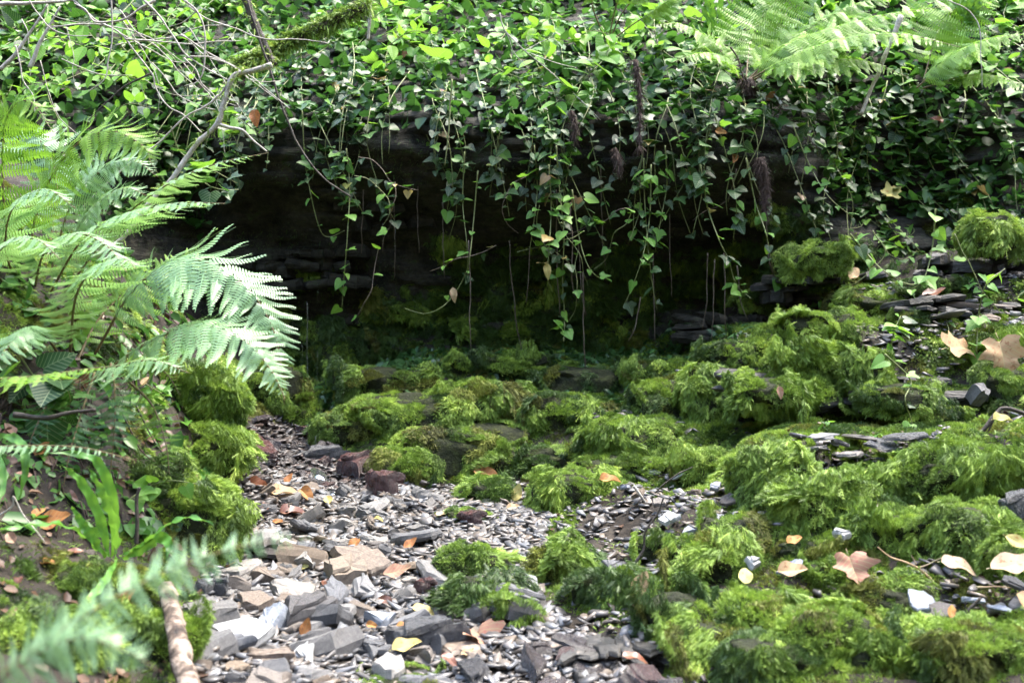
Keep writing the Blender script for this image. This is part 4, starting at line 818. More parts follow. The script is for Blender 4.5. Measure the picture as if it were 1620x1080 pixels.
# undergrowth mass under all that
def undergrowth():
    n = 17000; x = R.uniform(-2.7, 2.7, n); z = R.uniform(1.42, 3.3, n); y = wall_y(x, z); px, py = proj(x, y, z)
    k = (py < np.where((px > 300) & (px < 1300), 205, 215)) & (py > -200) | ((px < 330) & (py < 430)) | ((px > 1300) & (py < 340)); x, y, z = x[k], y[k], z[k]; m = len(x)
    B = np.stack([x, y - R.uniform(.0, .07, m), z], 1); T = unit(R.normal(size=(m, 3)) * .6 + np.array([0, -.6, -.1])); N = unit(R.normal(size=(m, 3)) * .45 + np.array([0, -.3, .9]))
    S = unit(np.cross(T, N)); N = np.cross(S, T); s = R.uniform(.026, .065, m)[:, None]
    o = [(0, 0, 0), (.42, .22, .1), (.34, .6, .06), (0, 1, -.1), (-.34, .6, .06), (-.42, .22, .1)]
    V = np.stack([B + s * (S * a + T * b + N * c) for a, b, c in o], 1).reshape(-1, 3); i = np.arange(m)[:, None] * 6
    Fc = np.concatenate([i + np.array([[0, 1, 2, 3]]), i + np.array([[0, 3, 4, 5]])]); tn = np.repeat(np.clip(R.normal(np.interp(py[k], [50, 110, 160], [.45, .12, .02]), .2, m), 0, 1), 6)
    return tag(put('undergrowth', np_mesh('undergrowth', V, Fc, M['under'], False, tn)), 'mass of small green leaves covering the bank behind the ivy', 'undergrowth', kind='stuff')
undergrowth()

# ------------------------------------------------------------------ ferns
def pinna_mesh(name, mat, K=13, w=.15, seed=0):
    V = [(-.009, 0, 0), (.009, 0, 0), (.004, 1, -.1), (-.004, 1, -.1)]; Fs = [(0, 1, 2, 3)]; rs = np.random.RandomState(seed)
    def z(x, t): return -.10 * t * t - .14 * abs(x) + .05 * math.sin(t * 6 + seed)
    for s in (-1, 1):
        for k in range(K):
            t0 = k / K; hw = w * (1 - t0 ** 1.5) * rs.uniform(.85, 1.1) + .014; j = len(V); d = 1.0 / K
            for x, t in ((0, t0 + .05 * d), (s * hw * .6, t0 + .16 * d), (s * hw, t0 + .6 * d), (s * hw * .7, t0 + .86 * d), (s * hw * .12, t0 + .72 * d), (0, t0 + .75 * d)): V.append((x, t, z(x, t)))
            q = tuple(range(j, j + 6)); Fs.append(q if s > 0 else q[::-1])
    return py_mesh(name, V, Fs, mat)
PIN = {k: [pinna_mesh('fern_pinna', M[k], 17, .15, 1), pinna_mesh('fern_pinna', M[k], 19, .14, 2)] for k in ('fern', 'fern_green', 'fern_dark')}
def frond(root, pts, Lm, mat='fern', N=(0.1, -.55, .8), pairs=30, stalk=.12, droop=.18, ang=.42, r=.0035, twist=0.0, peak=.25):
    o = np.array(root.location); c = catmull([np.array(p) for p in pts], 60); T = unit(np.gradient(c, axis=0)); n = len(c)
    fr = put('frond', py_mesh('frond_stalk', *tube(c - o, np.linspace(r, r * .25, n), 5), M['rachis'], True), root); N0 = np.array(N, float)
    pairs = int(pairs * .92)
    for k in range(pairs):
        t = stalk + (1 - stalk) * (k + .3) / pairs; i = min(n - 1, int(t * (n - 1))); u = (t - stalk) / (1 - stalk)
        ln = Lm * min(1, .55 + .45 * u / peak) * max(.05, (1 - u) ** .85 if u > peak else (1 - peak) ** .85 ) * 1.18
        if u > .93: ln *= .8
        S0 = unit(np.cross(T[i], N0)); NN = np.cross(S0, T[i])
        for s in (-1, 1):
            if rnd() < .035: continue
            d = S0 * s * math.cos(ang) + T[i] * math.sin(ang) - np.array([0, 0, droop]) + R.normal(size=3) * .085
            nn = NN + S0 * s * .25 + R.normal(size=3) * .16
            put('pinna', PIN[mat][k % 2], fr, frame(d, nn, ln * (rnd(.88, 1.1) if rnd() < .93 else rnd(.4, .8)), c[i] - o))
    return fr

A = thing('fern', 'large pale fern arching over the left bank towards the water', 'fern', P(100, 580, 2.75))
frond(A, [P(150, 560, 2.72), P(215, 455, 2.66), P(300, 412, 2.6), P(385, 450, 2.55), P(435, 530, 2.5), P(450, 640, 2.48)], .185, 'fern', (.15, -.62, .75), 38)
frond(A, [P(150, 600, 2.7), P(230, 545, 2.6), P(310, 515, 2.5), P(380, 535, 2.45), P(425, 580, 2.42), P(452, 632, 2.4)], .155, 'fern', (.1, -.6, .8), 36)
frond(A, [P(110, 560, 2.75), P(120, 470, 2.6), P(150, 425, 2.5), P(195, 410, 2.4), P(215, 425, 2.3)], .16, 'fern', (.0, -.35, .95), 30)
frond(A, [P(100, 570, 2.75), P(60, 520, 2.6), P(20, 540, 2.5), P(-20, 600, 2.42)], .13, 'fern', (-.1, -.6, .8), 26)
frond(A, [P(120, 575, 2.75), P(160, 500, 2.85), P(230, 440, 2.95), P(300, 410, 3.05), P(350, 430, 3.1)], .14, 'fern_green', (.1, -.7, .7), 28)
frond(A, [P(110, 590, 2.7), P(180, 580, 2.5), P(240, 570, 2.4), P(300, 590, 2.35)], .10, 'fern', (.1, -.5, .85), 24)
Bf = thing('fern', 'tall fern with sunlit fronds fanning out at the left edge', 'fern', P(60, 500, 2.95))
frond(Bf, [P(70, 480, 2.95), P(130, 380, 2.85), P(200, 340, 2.75), P(280, 322, 2.65), P(356, 322, 2.6)], .15, 'fern', (.05, -.25, 1), 34)
frond(Bf, [P(90, 480, 2.98), P(180, 360, 2.95), P(260, 295, 2.9), P(340, 260, 2.85), P(424, 242, 2.8)], .11, 'fern', (.05, -.12, 1), 36)
frond(Bf, [P(40, 470, 2.98), P(60, 330, 2.95), P(110, 240, 2.9), P(170, 208, 2.85), P(225, 230, 2.8), P(240, 262, 2.78)], .16, 'fern_green', (.0, -.75, .65), 36)
frond(Bf, [P(20, 470, 3.0), P(5, 300, 2.95), P(10, 190, 2.9), P(45, 160, 2.85), P(85, 210, 2.8)], .15, 'fern_green', (.1, -.8, .5), 32)
frond(Bf, [P(70, 470, 3.0), P(110, 330, 3.0), P(160, 270, 3.0), P(210, 255, 2.98), P(250, 280, 2.95)], .13, 'fern', (0, -.7, .7), 30)
frond(Bf, [P(80, 470, 3.0), P(130, 350, 2.95), P(190, 300, 2.9), P(235, 310, 2.85)], .12, 'fern', (0, -.6, .8), 28)
frond(Bf, [P(40, 480, 2.95), P(10, 400, 2.8), P(20, 330, 2.7), P(70, 300, 2.6), P(120, 330, 2.55)], .14, 'fern', (.1, -.5, .8), 30)
frond(Bf, [P(50, 480, 2.95), P(70, 400, 2.8), P(120, 370, 2.65), P(170, 390, 2.5), P(200, 430, 2.42)], .13, 'fern', (.1, -.5, .85), 30)
frond(Bf, [P(30, 480, 2.9), P(-10, 420, 2.7), P(20, 380, 2.55), P(60, 380, 2.45), P(95, 410, 2.4)], .12, 'fern', (.1, -.4, .9), 28)
frond(Bf, [P(60, 480, 2.98), P(90, 300, 3.1), P(60, 220, 3.15), P(10, 230, 3.15), P(-30, 280, 3.1)], .13, 'fern', (-.1, -.7, .6), 28)
C = thing('fern', 'small dark green fern hanging over the rooty left bank', 'fern', P(175, 590, 2.6))
frond(C, [P(175, 575, 2.6), P(182, 620, 2.5), P(180, 690, 2.46), P(172, 770, 2.45)], .085, 'fern_dark', (.05, -.95, .25), 22, droop=.02, stalk=.04, ang=.15, peak=.4)
frond(C, [P(185, 580, 2.6), P(225, 570, 2.55), P(262, 590, 2.5), P(285, 625, 2.48)], .06, 'fern_green', (.05, -.8, .5), 18)
frond(C, [P(120, 600, 2.62), P(85, 625, 2.5), P(55, 680, 2.42), P(35, 740, 2.4)], .075, 'fern_dark', (-.05, -.9, .4), 22, droop=.05, stalk=.06, ang=.25, peak=.4)
frond(C, [P(150, 590, 2.62), P(130, 650, 2.5), P(112, 710, 2.44), P(100, 770, 2.42)], .07, 'fern_dark', (0, -.95, .3), 20, droop=.02, stalk=.06, ang=.2, peak=.4)
frond(C, [P(200, 600, 2.6), P(240, 640, 2.52), P(262, 700, 2.48), P(268, 750, 2.46)], .065, 'fern_green', (.1, -.9, .35), 20, droop=.04, stalk=.06, ang=.2, peak=.4)
D_ = thing('fern', 'fern outside the left edge sending two narrow yellow-green fronds in', 'fern', P(-120, 640, 2.2))
frond(D_, [P(-110, 640, 2.2), P(-30, 605, 2.15), P(60, 595, 2.1), P(130, 585, 2.08), P(190, 578, 2.05)], .075, 'fern_green', (0, -.1, 1), 30)
frond(D_, [P(-110, 700, 2.2), P(-40, 708, 2.1), P(40, 705, 2.05), P(130, 708, 2.0), P(215, 728, 1.98)], .055, 'fern', (0, -.12, 1), 30)
E = thing('fern', 'out of focus fern frond reaching in from the bottom left corner', 'fern', P(-140, 1180, 1.0))
frond(E, [P(-120, 1150, 1.0), P(20, 1050, 1.0), P(140, 970, 1.0), P(260, 905, 1.02), P(390, 862, 1.04), P(520, 850, 1.06)], .058, 'fern', (-.1, -.85, .5), 46, stalk=.02, droop=.2, ang=.35, r=.0018, peak=.6)
frond(E, [P(-100, 1180, 1.0), P(20, 1060, .98), P(120, 1010, .97), P(200, 1030, .96), P(250, 1060, .95)], .045, 'fern', (.1, -.85, .5), 30, droop=.2, r=.0015)
H = thing('fern', 'fern crown with brown stalks on the bank, fronds leaning to the right', 'fern', P(1178, 132, 4.25))
frond(H, [P(1180, 130, 4.22), P(1230, 85, 4.2), P(1310, 50, 4.15), P(1400, 25, 4.1), P(1500, 10, 4.0)], .27, 'fern_green', (.05, -.45, .9), 40)
frond(H, [P(1185, 130, 4.22), P(1240, 105, 4.1), P(1310, 95, 4.0), P(1380, 100, 3.95), P(1435, 122, 3.9)], .18, 'fern_green', (.05, -.5, .85), 34)
frond(H, [P(1180, 125, 4.24), P(1190, 60, 4.35), P(1230, 0, 4.4), P(1300, -50, 4.4), P(1380, -70, 4.4)], .2, 'fern_green', (.2, -.7, .6), 34)
frond(H, [P(1170, 125, 4.24), P(1130, 70, 4.3), P(1080, 40, 4.25), P(1030, 40, 4.2)], .14, 'fern_green', (-.1, -.6, .8), 28)
frond(H, [P(1185, 128, 4.22), P(1260, 60, 4.3), P(1350, 10, 4.3), P(1450, -15, 4.25)], .2, 'fern_green', (.1, -.5, .8), 34)
frond(H, [P(1182, 128, 4.2), P(1250, 92, 4.12), P(1340, 62, 4.0), P(1430, 55, 3.9), P(1520, 75, 3.82)], .2, 'fern_green', (.05, -.5, .85), 38)
frond(H, [P(1175, 128, 4.22), P(1150, 95, 4.15), P(1110, 85, 4.08), P(1060, 100, 4.02)], .13, 'fern_green', (-.1, -.55, .85), 28)
H2 = thing('fern', 'yellow-green fern overhanging the top right corner', 'fern', P(1440, 150, 4.35))
frond(H2, [P(1450, 140, 4.33), P(1500, 95, 4.25), P(1560, 65, 4.15), P(1640, 50, 4.05)], .24, 'fern_green', (.05, -.55, .8), 34)
frond(H2, [P(1460, 130, 4.35), P(1490, 40, 4.4), P(1550, -10, 4.4), P(1640, -20, 4.35)], .2, 'fern_green', (.1, -.7, .65), 32)
frond(H2, [P(1460, 140, 4.33), P(1530, 120, 4.2), P(1590, 125, 4.1), P(1650, 150, 4.0)], .14, 'fern_green', (.05, -.5, .85), 28)
H3 = thing('fern', 'fern with upright reddish stalks at the top edge', 'fern', P(962, 72, 4.55))
for (a, b), (c, d) in (((972, 20), (1000, -60)), ((985, 20), (1050, -50)), ((940, 20), (925, -60)), ((1000, 40), (1080, -10))):
    frond(H3, [P(962, 70, 4.55), P(a, b, 4.5), P((a + c) / 2, (b + d) / 2, 4.45), P(c, d, 4.4), P(c * 1.5 - a * .5, d + 10, 4.3)], .16, 'fern_green', (0, -.6, .8), 26, stalk=.35)

def strap(root, pts, w, N=(0, -.6, .8), mat='tongue', wave=.3, seed=0):
    c = catmull([np.array(p) for p in pts], 22); o = np.array(root.location); T = unit(np.gradient(c, axis=0)); V = []; Fs = []; n = len(c)
    for i in range(n):
        t = i / (n - 1); S = unit(np.cross(T[i], N)); NN = np.cross(S, T[i]); hw = .52 * w * (min(1, .25 + 3 * t)) * (1 - max(0, t - .55) ** 1.6 / .45 ** 1.6 * .92)
        for q in (-1, -.5, 0, .5, 1):
            wv = wave * w * math.sin(t * 34 + seed + (2 if q > 0 else 0)) * q * q
            V.append(c[i] - o + S * hw * q + NN * (.22 * hw * abs(q) + wv))
    for i in range(n - 1):
        for k in range(4): a = i * 5 + k; Fs.append((a, a + 1, a + 6, a + 5))
    put('leaf', py_mesh('strap_leaf', V, Fs, M[mat], True), root)
S1 = thing('hart_tongue_fern', 'strap-leaved fern with glossy wavy leaves on the left bank', 'fern', P(178, 890, 2.2))
strap(S1, [P(172, 880, 2.2), P(158, 820, 2.18), P(130, 765, 2.15), P(98, 735, 2.12)], .018, (.3, -.8, .5), seed=1)
strap(S1, [P(178, 880, 2.2), P(180, 800, 2.15), P(165, 750, 2.12), P(140, 722, 2.1), P(70, 715, 2.05)], .018, (.2, -.8, .5), seed=2)
strap(S1, [P(182, 885, 2.18), P(186, 840, 2.12), P(172, 800, 2.1), P(158, 770, 2.1), P(140, 740, 2.1)], .020, (-.3, -.9, .3), seed=3)
strap(S1, [P(168, 882, 2.18), P(145, 850, 2.1), P(128, 825, 2.08), P(113, 800, 2.06)], .016, (.3, -.8, .4), seed=4)
strap(S1, [P(165, 880, 2.18), P(130, 845, 2.1), P(80, 828, 2.02), P(0, 838, 1.95)], .018, (0, -.5, .85), seed=5)
strap(S1, [P(190, 880, 2.18), P(225, 862, 2.1), P(262, 832, 2.05), P(300, 818, 2.03), P(337, 828, 2.0)], .013, (0, -.4, .9), seed=6)
strap(S1, [P(185, 885, 2.16), P(165, 920, 2.05), P(140, 950, 1.98), P(122, 975, 1.95)], .014, (.2, -.8, .5), seed=7)
strap(S1, [P(195, 884, 2.17), P(225, 868, 2.1), P(252, 850, 2.08), P(268, 862, 2.05), P(262, 885, 2.03)], .020, (.1, -.9, .3), seed=8)
S0 = thing('hart_tongue_fern', 'strap-leaved fern at the far left edge, pale drooping leaf', 'fern', P(-20, 700, 2.2))
strap(S0, [P(-20, 700, 2.2), P(10, 690, 2.15), P(36, 705, 2.1), P(40, 745, 2.08), P(30, 790, 2.07)], .016, (.2, -.8, .5), seed=9)
strap(S0, [P(-20, 705, 2.2), P(0, 730, 2.1), P(5, 770, 2.05), P(-10, 810, 2.0)], .012, (.2, -.8, .5), seed=11)
S2 = thing('hart_tongue_fern', 'upright bright strap-leaved fern at the top edge right of centre', 'fern', P(1130, 55, 4.55))
for k, (a, b) in enumerate([(1098, 0), (1105, -40), (1125, 0), (1150, -30), (1165, 5), (1190, -20), (1200, 20)]):
    strap(S2, [P(1130 + k * 3, 58, 4.5), P((1130 + a) / 2, (58 + b) / 2 - 10, 4.48), P(a, b, 4.45), P(a + (a - 1130) * .5, b - 30, 4.42)], .022, (0, -.9, .4), seed=k)
S3 = thing('hart_tongue_fern', 'broad strap leaves sticking up at the top right', 'fern', P(1535, 45, 4.4))
for k, (a, b) in enumerate([(1520, 0), (1535, -30), (1552, -5), (1500, -20)]):
    strap(S3, [P(1533 + k * 3, 45, 4.4), P((1533 + a) / 2, (45 + b) / 2, 4.38), P(a, b - 15, 4.36)], .03, (0, -.9, .4), seed=k)

# ------------------------------------------------------------------ branches, twigs, roots
def branch(label, pp, Y, r0, r1=None, mat='twig', name='twig', cat='twig', group=None, subs=(), wob=.004, moss=0):
    def line(q, a, b):
        pts = catmull([P(p[0], p[1], p[2] if len(p) > 2 else Y) for p in q], 7 * len(q)); nz = np.stack([fbm(pts * 18 + k * 9, 2) for k in range(3)], 1)
        return pts + nz * wob, np.linspace(a, b, len(pts))
    if mat == 'twig' and r0 < .006: r0 *= .85; r1 = r1 * .85 if r1 else r0 * .5
    pts, rr = line(pp, r0, r1 if r1 else r0 * .4); o = pts[0]; root = None
    V, Fs = tube(pts - o, rr * (1 + .25 * fbm(pts * 40, 2)), 7); me = py_mesh(name, V, Fs, M[mat], True)
    if subs or moss:
        root = thing(name, label, cat, o, group); put('main_stem', me, root)
        for q, a in subs:
            p2, r2 = line(q, a, a * .4); put('side_twig', py_mesh('side_twig', *tube(p2 - o, r2, 5), M[mat], True), root)
        if moss:
            n = moss; k = R.randint(len(pts), size=n); dd = unit(R.normal(size=(n, 3)) + np.array([0, 0, .5])); B = pts[k] - o + dd * rr[k][:, None] + R.normal(size=(n, 3)) * .006
            V, T, ix = sprigs(B, dd + R.normal(size=(n, 3)) * .4, .028 * R.uniform(.5, 1.3, n), R.uniform(.2, .7, n), .12); tag(put('moss', np_mesh('moss', V, T, M['moss'], False, R.rand(n)[ix]), root), kind='stuff')
    else:
        root = put(name, me, loc=o); tag(root, label, cat, group)
    return root
branch('pale mossy dead branch bending down into the left ferns', [(430, 103), (400, 112), (372, 118), (362, 135), (352, 172), (343, 197), (310, 230), (272, 283), (238, 320), (190, 380), (120, 425)], 3.3, .0085, .007, name='branch', cat='branch',
       subs=[([(343, 197), (365, 202), (385, 207), (402, 224), (423, 240)], .006), ([(362, 130), (340, 158), (322, 170)], .004)], moss=260)
branch('thin pale twig running down to the fern from the mossy branch', [(345, 150), (325, 170), (290, 188), (240, 235), (200, 262), (150, 308), (120, 340)], 3.25, .0035)
branch('curved pale twig hooking down in a J at the top', [(290, 0), (312, 20), (324, 55), (322, 108), (312, 128), (292, 136)], 3.4, .004, subs=[([(312, 18), (290, 35), (268, 43)], .002)])
branch('long pale twig slanting down to the mossy branch', [(228, 0), (262, 38), (280, 68), (300, 92), (350, 122), (365, 128)], 3.38, .004, subs=[([(300, 90), (340, 92), (380, 112), (400, 128), (445, 128)], .0025)])
branch('long wavy pale twig down the middle of the tangle', [(115, 0), (150, 30), (190, 52), (212, 80), (240, 118), (247, 140), (265, 168), (290, 182), (320, 210)], 3.5, .004, subs=[([(190, 52), (230, 75), (270, 95), (296, 100)], .0025)])
branch('forked pale twig arching at the top left', [(245, 0), (222, 14), (200, 28), (178, 34), (150, 35), (135, 15), (118, 5)], 3.4, .005)
branch('thin vertical pale twig with a curved lower end', [(176, -10), (177, 60), (172, 95), (165, 125), (140, 145)], 3.35, .003)
branch('thick pale twig along the top left edge', [(-20, 8), (40, 5), (100, 2), (145, -2)], 3.5, .007)
branch('straight bare stem leaning at the far left top', [(0, 110), (25, 85), (48, 50), (75, 8)], 3.8, .008)
branch('bare stem leaning beside the straight far left one', [(46, 108), (60, 75), (75, 45), (95, 10)], 3.8, .008)
branch('thin drooping pale twig with a forked end near the ivy', [(300, 10), (330, 32), (380, 48), (420, 62), (470, 62), (520, 70)], 3.6, .0035, subs=[([(420, 62), (400, 55), (388, 40)], .002)])
branch('thin horizontal twig across the bright leaves', [(200, 62), (250, 66), (300, 70), (350, 66), (382, 64)], 3.45, .003)
branch('twig crossing low over the bright leaves', [(80, 43), (160, 40), (230, 58), (290, 100)], 3.6, .003)
branch('thin brown twig from the slope towards the fern', [(240, 115), (200, 135), (165, 165), (140, 190)], 3.6, .003, mat='bark')
branch('fine pale twig dangling over the dark gap', [(240, 100), (268, 130), (290, 155), (340, 174)], 3.5, .0025)
branch('dark mossy trunk leaning in from the top edge', [(385, -20), (400, 30), (418, 70), (432, 105)], 4.0, .018, .012, mat='bark', name='branch', cat='branch', moss=200)
branch('long thin dark stem crossing the ivy down to the shelf', [(392, 0), (415, 75), (440, 150), (470, 225), (510, 280), (556, 312)], 3.9, .0045, .003, mat='bark')
branch('moss-covered log lying on the bank at upper left', [(376, 105), (420, 88), (460, 66), (510, 42), (580, 10)], 4.1, .014, .018, mat='bark', name='branch', cat='branch', moss=4500)
branch('bare grey sapling stem hanging from the top edge', [(584, -10), (585, 30), (582, 65)], 4.2, .008, .006, mat='twig')
branch('pale stick leaning against the right bank', [(1425, 25), (1405, 75), (1390, 115), (1375, 150), (1362, 182)], 4.0, .009, .007, mat='twig', name='branch', cat='branch')
branch('thin arching twig at the top right', [(1500, 0), (1530, 15), (1548, 40), (1552, 80), (1554, 140)], 4.0, .003)
branch('bare vertical shoot hanging in the ivy left of centre', [(714, 125), (712, 180), (708, 230), (704, 262)], 4.0, .004, mat='stem')
branch('wiry stems tangled over the ivy near the top centre', [(790, 20), (800, 50), (830, 80), (860, 105), (890, 130), (920, 160), (950, 190)], 4.15, .003, subs=[([(800, 50), (815, 85), (838, 110)], .002), ([(840, 85), (880, 100), (912, 108)], .002), ([(830, 80), (850, 70), (870, 60)], .002)])
branch('dark broken twig on the right ledge under the curled leaf', [(1500, 705), (1545, 690), (1575, 655), (1590, 645), (1625, 655)], 2.95, .007, .005, mat='bark', name='branch', cat='branch', subs=[([(1575, 655), (1560, 690), (1548, 712)], .003), ([(1590, 680), (1600, 695), (1620, 720)], .003)])
branch('dark twig across the far right of the shelf', [(1540, 712), (1580, 714), (1625, 718)], 2.85, .005, mat='bark')
branch('small forked black twig above the white stone', [(1335, 884), (1350, 862), (1358, 845), (1370, 826)], 2.5, .003, mat='bark', subs=[([(1357, 848), (1350, 836)], .002)])
branch('broken grey twig standing in the lower right moss', [(1480, 1050), (1495, 1025), (1510, 1000), (1530, 970), (1552, 945)], 2.1, .004, .003, mat='bark', subs=[([(1530, 970), (1528, 950)], .002)])
branch('forked orange-brown twig in the moss on the right', [(1475, 920), (1455, 900), (1435, 890), (1410, 880), (1388, 865)], 2.32, .003, mat='leaf_tan', subs=[([(1452, 898), (1470, 893), (1495, 882)], .002), ([(1450, 892), (1442, 878)], .0015)])
branch('tan leaf stalk lying across the tan leaves', [(1545, 928), (1580, 927), (1620, 930)], 2.2, .002, mat='leaf_tan')
branch('thin dark twig standing over the tan standing leaf', [(996, 945), (994, 920), (1005, 895), (1018, 870), (1022, 840), (1040, 812), (1050, 785)], 2.55, .004, .002, mat='bark')
branch('pale splinter of wood in the moss beside the gravel', [(898, 832), (908, 848), (916, 860)], 2.75, .005, .003, mat='twig')
branch('pale stick splinter near the orange leaf on the moss', [(1002, 768), (1012, 782), (1022, 795)], 3.0, .005, .003, mat='twig')
branch('long thin twig on the slope above the orange leaf', [(1010, 800), (1040, 775), (1070, 750), (1095, 738)], 3.1, .003, mat='bark')
branch('peeling stick with a dark side lying beside the rubble', [(262, 930, 2.12), (272, 970, 2.0), (285, 1030, 1.86), (302, 1110, 1.72)], 2.0, .017, .02, mat='stick', name='branch', cat='branch')
branch('short twig beside the peeling stick', [(318, 1010), (310, 1030), (302, 1045)], 2.05, .006, .005, mat='root')
branch('upright twig behind the strap-leaved fern', [(215, 860), (218, 830), (217, 790), (222, 770)], 2.35, .004, .003, mat='bark')
branch('root crossing the rooty bank below the ferns', [(20, 655), (70, 660), (110, 652), (150, 648)], 2.4, .006, .004, mat='bark', name='root', cat='root')
branch('log end poking from the left bank behind the strap leaves', [(60, 868), (100, 870), (150, 880)], 2.3, .014, .012, mat='bark', name='branch', cat='branch')
branch('thin bare twig in the bottom left litter', [(20, 1000), (60, 970), (100, 950)], 2.05, .004, mat='bark')
branch('thin curved twig over the left moss slope', [(215, 640), (240, 690), (262, 720), (300, 745)], 2.75, .0025, mat='bark')
branch('reddish runner on the left bank', [(195, 655), (225, 715), (262, 735), (300, 738)], 2.7, .002, mat='root')
branch('forked twig at the far left below the drooping leaf', [(0, 815), (20, 800), (22, 785), (40, 820), (72, 860)], 2.1, .0025, mat='twig')
branch('long thin runner hanging over the upper right ledge', [(1510, 370), (1540, 430), (1555, 460), (1585, 500)], 3.5, .0018, mat='stem')
branch('arched brown runner on the ledge by the dark stub', [(1380, 365), (1400, 400), (1375, 430), (1350, 450)], 3.62, .002, mat='stem')
branch('root fringe twig by the fern crown', [(1155, 75), (1170, 100), (1180, 140), (1188, 150)], 4.2, .004, mat='root')
branch('bleached root curl on the shelf of slate flakes', [(1255, 708), (1290, 700), (1320, 705), (1360, 735)], 3.0, .0025, mat='twig')
for k in range(16):
    x, y = rnd(-20, 330), rnd(-20, 110); L = rnd(90, 210); a = rnd(.2, 1.2); Yt = rnd(3.4, 4.0); q = [(x, y)]
    for w in range(4): a += rnd(-.45, .45); q.append((q[-1][0] + math.cos(a) * L / 4, q[-1][1] + math.sin(a) * L / 4))
    branch('thin pale twig in the bare tangle at upper left', q, Yt, rnd(.0016, .0034), group='thin twigs of the upper left tangle')
# bare roots that hang in the hollow
for k, (px, a, b, bend, Y) in enumerate([(743, 380, 560, 2, 4.05), (806, 380, 580, 28, 4.2), (838, 390, 480, -6, 4.2), (922, 430, 590, 4, 4.05), (915, 380, 500, 12, 4.1), (903, 320, 470, 6, 4.0), (1012, 470, 540, -16, 4.0),
        (1033, 400, 540, 3, 4.1), (1130, 410, 540, -6, 4.05), (1145, 400, 535, 4, 4.05), (1120, 400, 520, -8, 4.1), (700, 320, 440, 4, 4.25), (625, 300, 440, -2, 4.35), (880, 300, 500, 6, 4.1), (1060, 340, 470, 3, 4.2), (575, 300, 400, -4, 4.3), (950, 260, 420, 8, 4.15), (1165, 420, 505, 18, 4.0), (660, 280, 400, 2, 4.3), (1210, 330, 440, 14, 3.98)]):
    pts = catmull([P(px, a, Y), P(px + bend * .2, a + (b - a) * .4, Y), P(px + bend * .5, a + (b - a) * .75, Y - .01), P(px + bend, b, Y)], 20)
    pts = pts + np.stack([fbm(pts * 14 + 3 * k, 2), fbm(pts * 14 + 40, 2), pts[:, 0] * 0], 1) * .006
    o = put('root_string', py_mesh('root_string', *tube(pts - pts[0], np.linspace(.0026, .0014, 20), 4), M['stem_brown'], True), loc=pts[0]); tag(o, 'thin bare root string hanging in front of the dark hollow', 'root', 'bare root strings in the hollow')
def root_mat(label, px, py0, py1, w_px, Y, n=520):
    top = np.array(P(px, py0, Y)); bot = np.array(P(px + 6, py1, Y)); V = []; T = []; Lz = np.linalg.norm(top - bot); w = w_px / F * Y
    core = catmull([top, top * .6 + bot * .4 + np.array([.01, 0, 0]), bot], 12) - top; V, Fs = tube(core, np.linspace(w * .5, w * .08, 12) * (1 + .3 * fbm(core * 30, 2)), 8)
    root = thing('root_mat', label, 'root', top); put('root_core', py_mesh('root_core', V, Fs, M['root'], True), root)
    n = n * 4
    t = R.rand(n) ** .8; ang = R.uniform(0, 6.28, n); ra = w * .5 * (1 - .85 * t); cc = core[(t * 11).astype(int)]
    B = cc + np.stack([np.cos(ang) * ra, np.sin(ang) * ra, np.zeros(n)], 1); D = np.stack([np.cos(ang) * .4, np.sin(ang) * .4, -np.ones(n)], 1) + R.normal(size=(n, 3)) * .45
    V, T, ix = sprigs(B, D, R.uniform(.01, .035, n), R.uniform(.1, .6, n), .05, branch=.12); tag(put('root_hairs', np_mesh('root_hairs', V, T, M['root'], False, R.rand(n)[ix]), root), kind='stuff')
root_mat('slender brown root mat tapering to a point among the ivy', 1005, 95, 248, 9, 3.98, 220)
root_mat('broad shaggy brown root mat below the fern crown', 1203, 250, 352, 17, 3.98, 340)
root_mat('short dark root mat left of the slender one', 972, 235, 272, 8, 4.0, 100)
root_mat('thin root wisp in the ivy left of the slender mat', 903, 175, 225, 7, 4.0, 100)
root_mat('reddish root tuft at the base of the fern crown', 1180, 128, 160, 26, 4.18, 200)
# the rooty face of the left bank
def bank_roots():
    V = []; Fs = []
    for k in range(150):
        c = hit(rnd(-10, 215), rnd(600, 850)); a = np.array(c) + np.array([0, -.015, .02]); L = rnd(.04, .15)
        pts = catmull([a, a + np.array([rnd(-.03, .03), -.015, -L * .5]), a + np.array([rnd(-.05, .05), -.02, -L])], 6); tube(pts, np.linspace(rnd(.0012, .003), .0008, 6), 3, V, Fs)
    return tag(put('root_fringe', py_mesh('root_fringe', V, Fs, M['root'], True)), 'fringe of fine reddish roots hanging down the bare left bank', 'root', kind='stuff')
bank_roots()
def litter(name, label, n, fn, mat, smin, smax):
    x = R.uniform(-2.2, 2.2, n * 6); y = R.uniform(1.8, 4.2, n * 6); z = ground_z(x, y); px, py = proj(x, y, z); i = np.nonzero(fn(px, py))[0][:n]; m = len(i)
    B = np.stack([x[i], y[i], z[i] + .006], 1); N = unit(ground_normal(x[i], y[i]) + R.normal(size=(m, 3)) * .45); T = unit(R.normal(size=(m, 3))); S = unit(np.cross(T, N)); T = np.cross(N, S); s = R.uniform(smin, smax, m)[:, None]
    o = [(0, 0, 0), (.3, .2, .12), (.3, .6, .1), (0, 1, -.1), (-.3, .6, .1), (-.3, .2, .12)]; V = np.stack([B + s * (S * a + T * b + N * c) for a, b, c in o], 1).reshape(-1, 3); q = np.arange(m)[:, None] * 6
    return tag(put(name, np_mesh(name, V, np.concatenate([q + np.array([[0, 1, 2, 3]]), q + np.array([[0, 3, 4, 5]])]), mat, False, np.repeat(R.rand(m), 6))), label, 'leaf litter', kind='stuff')
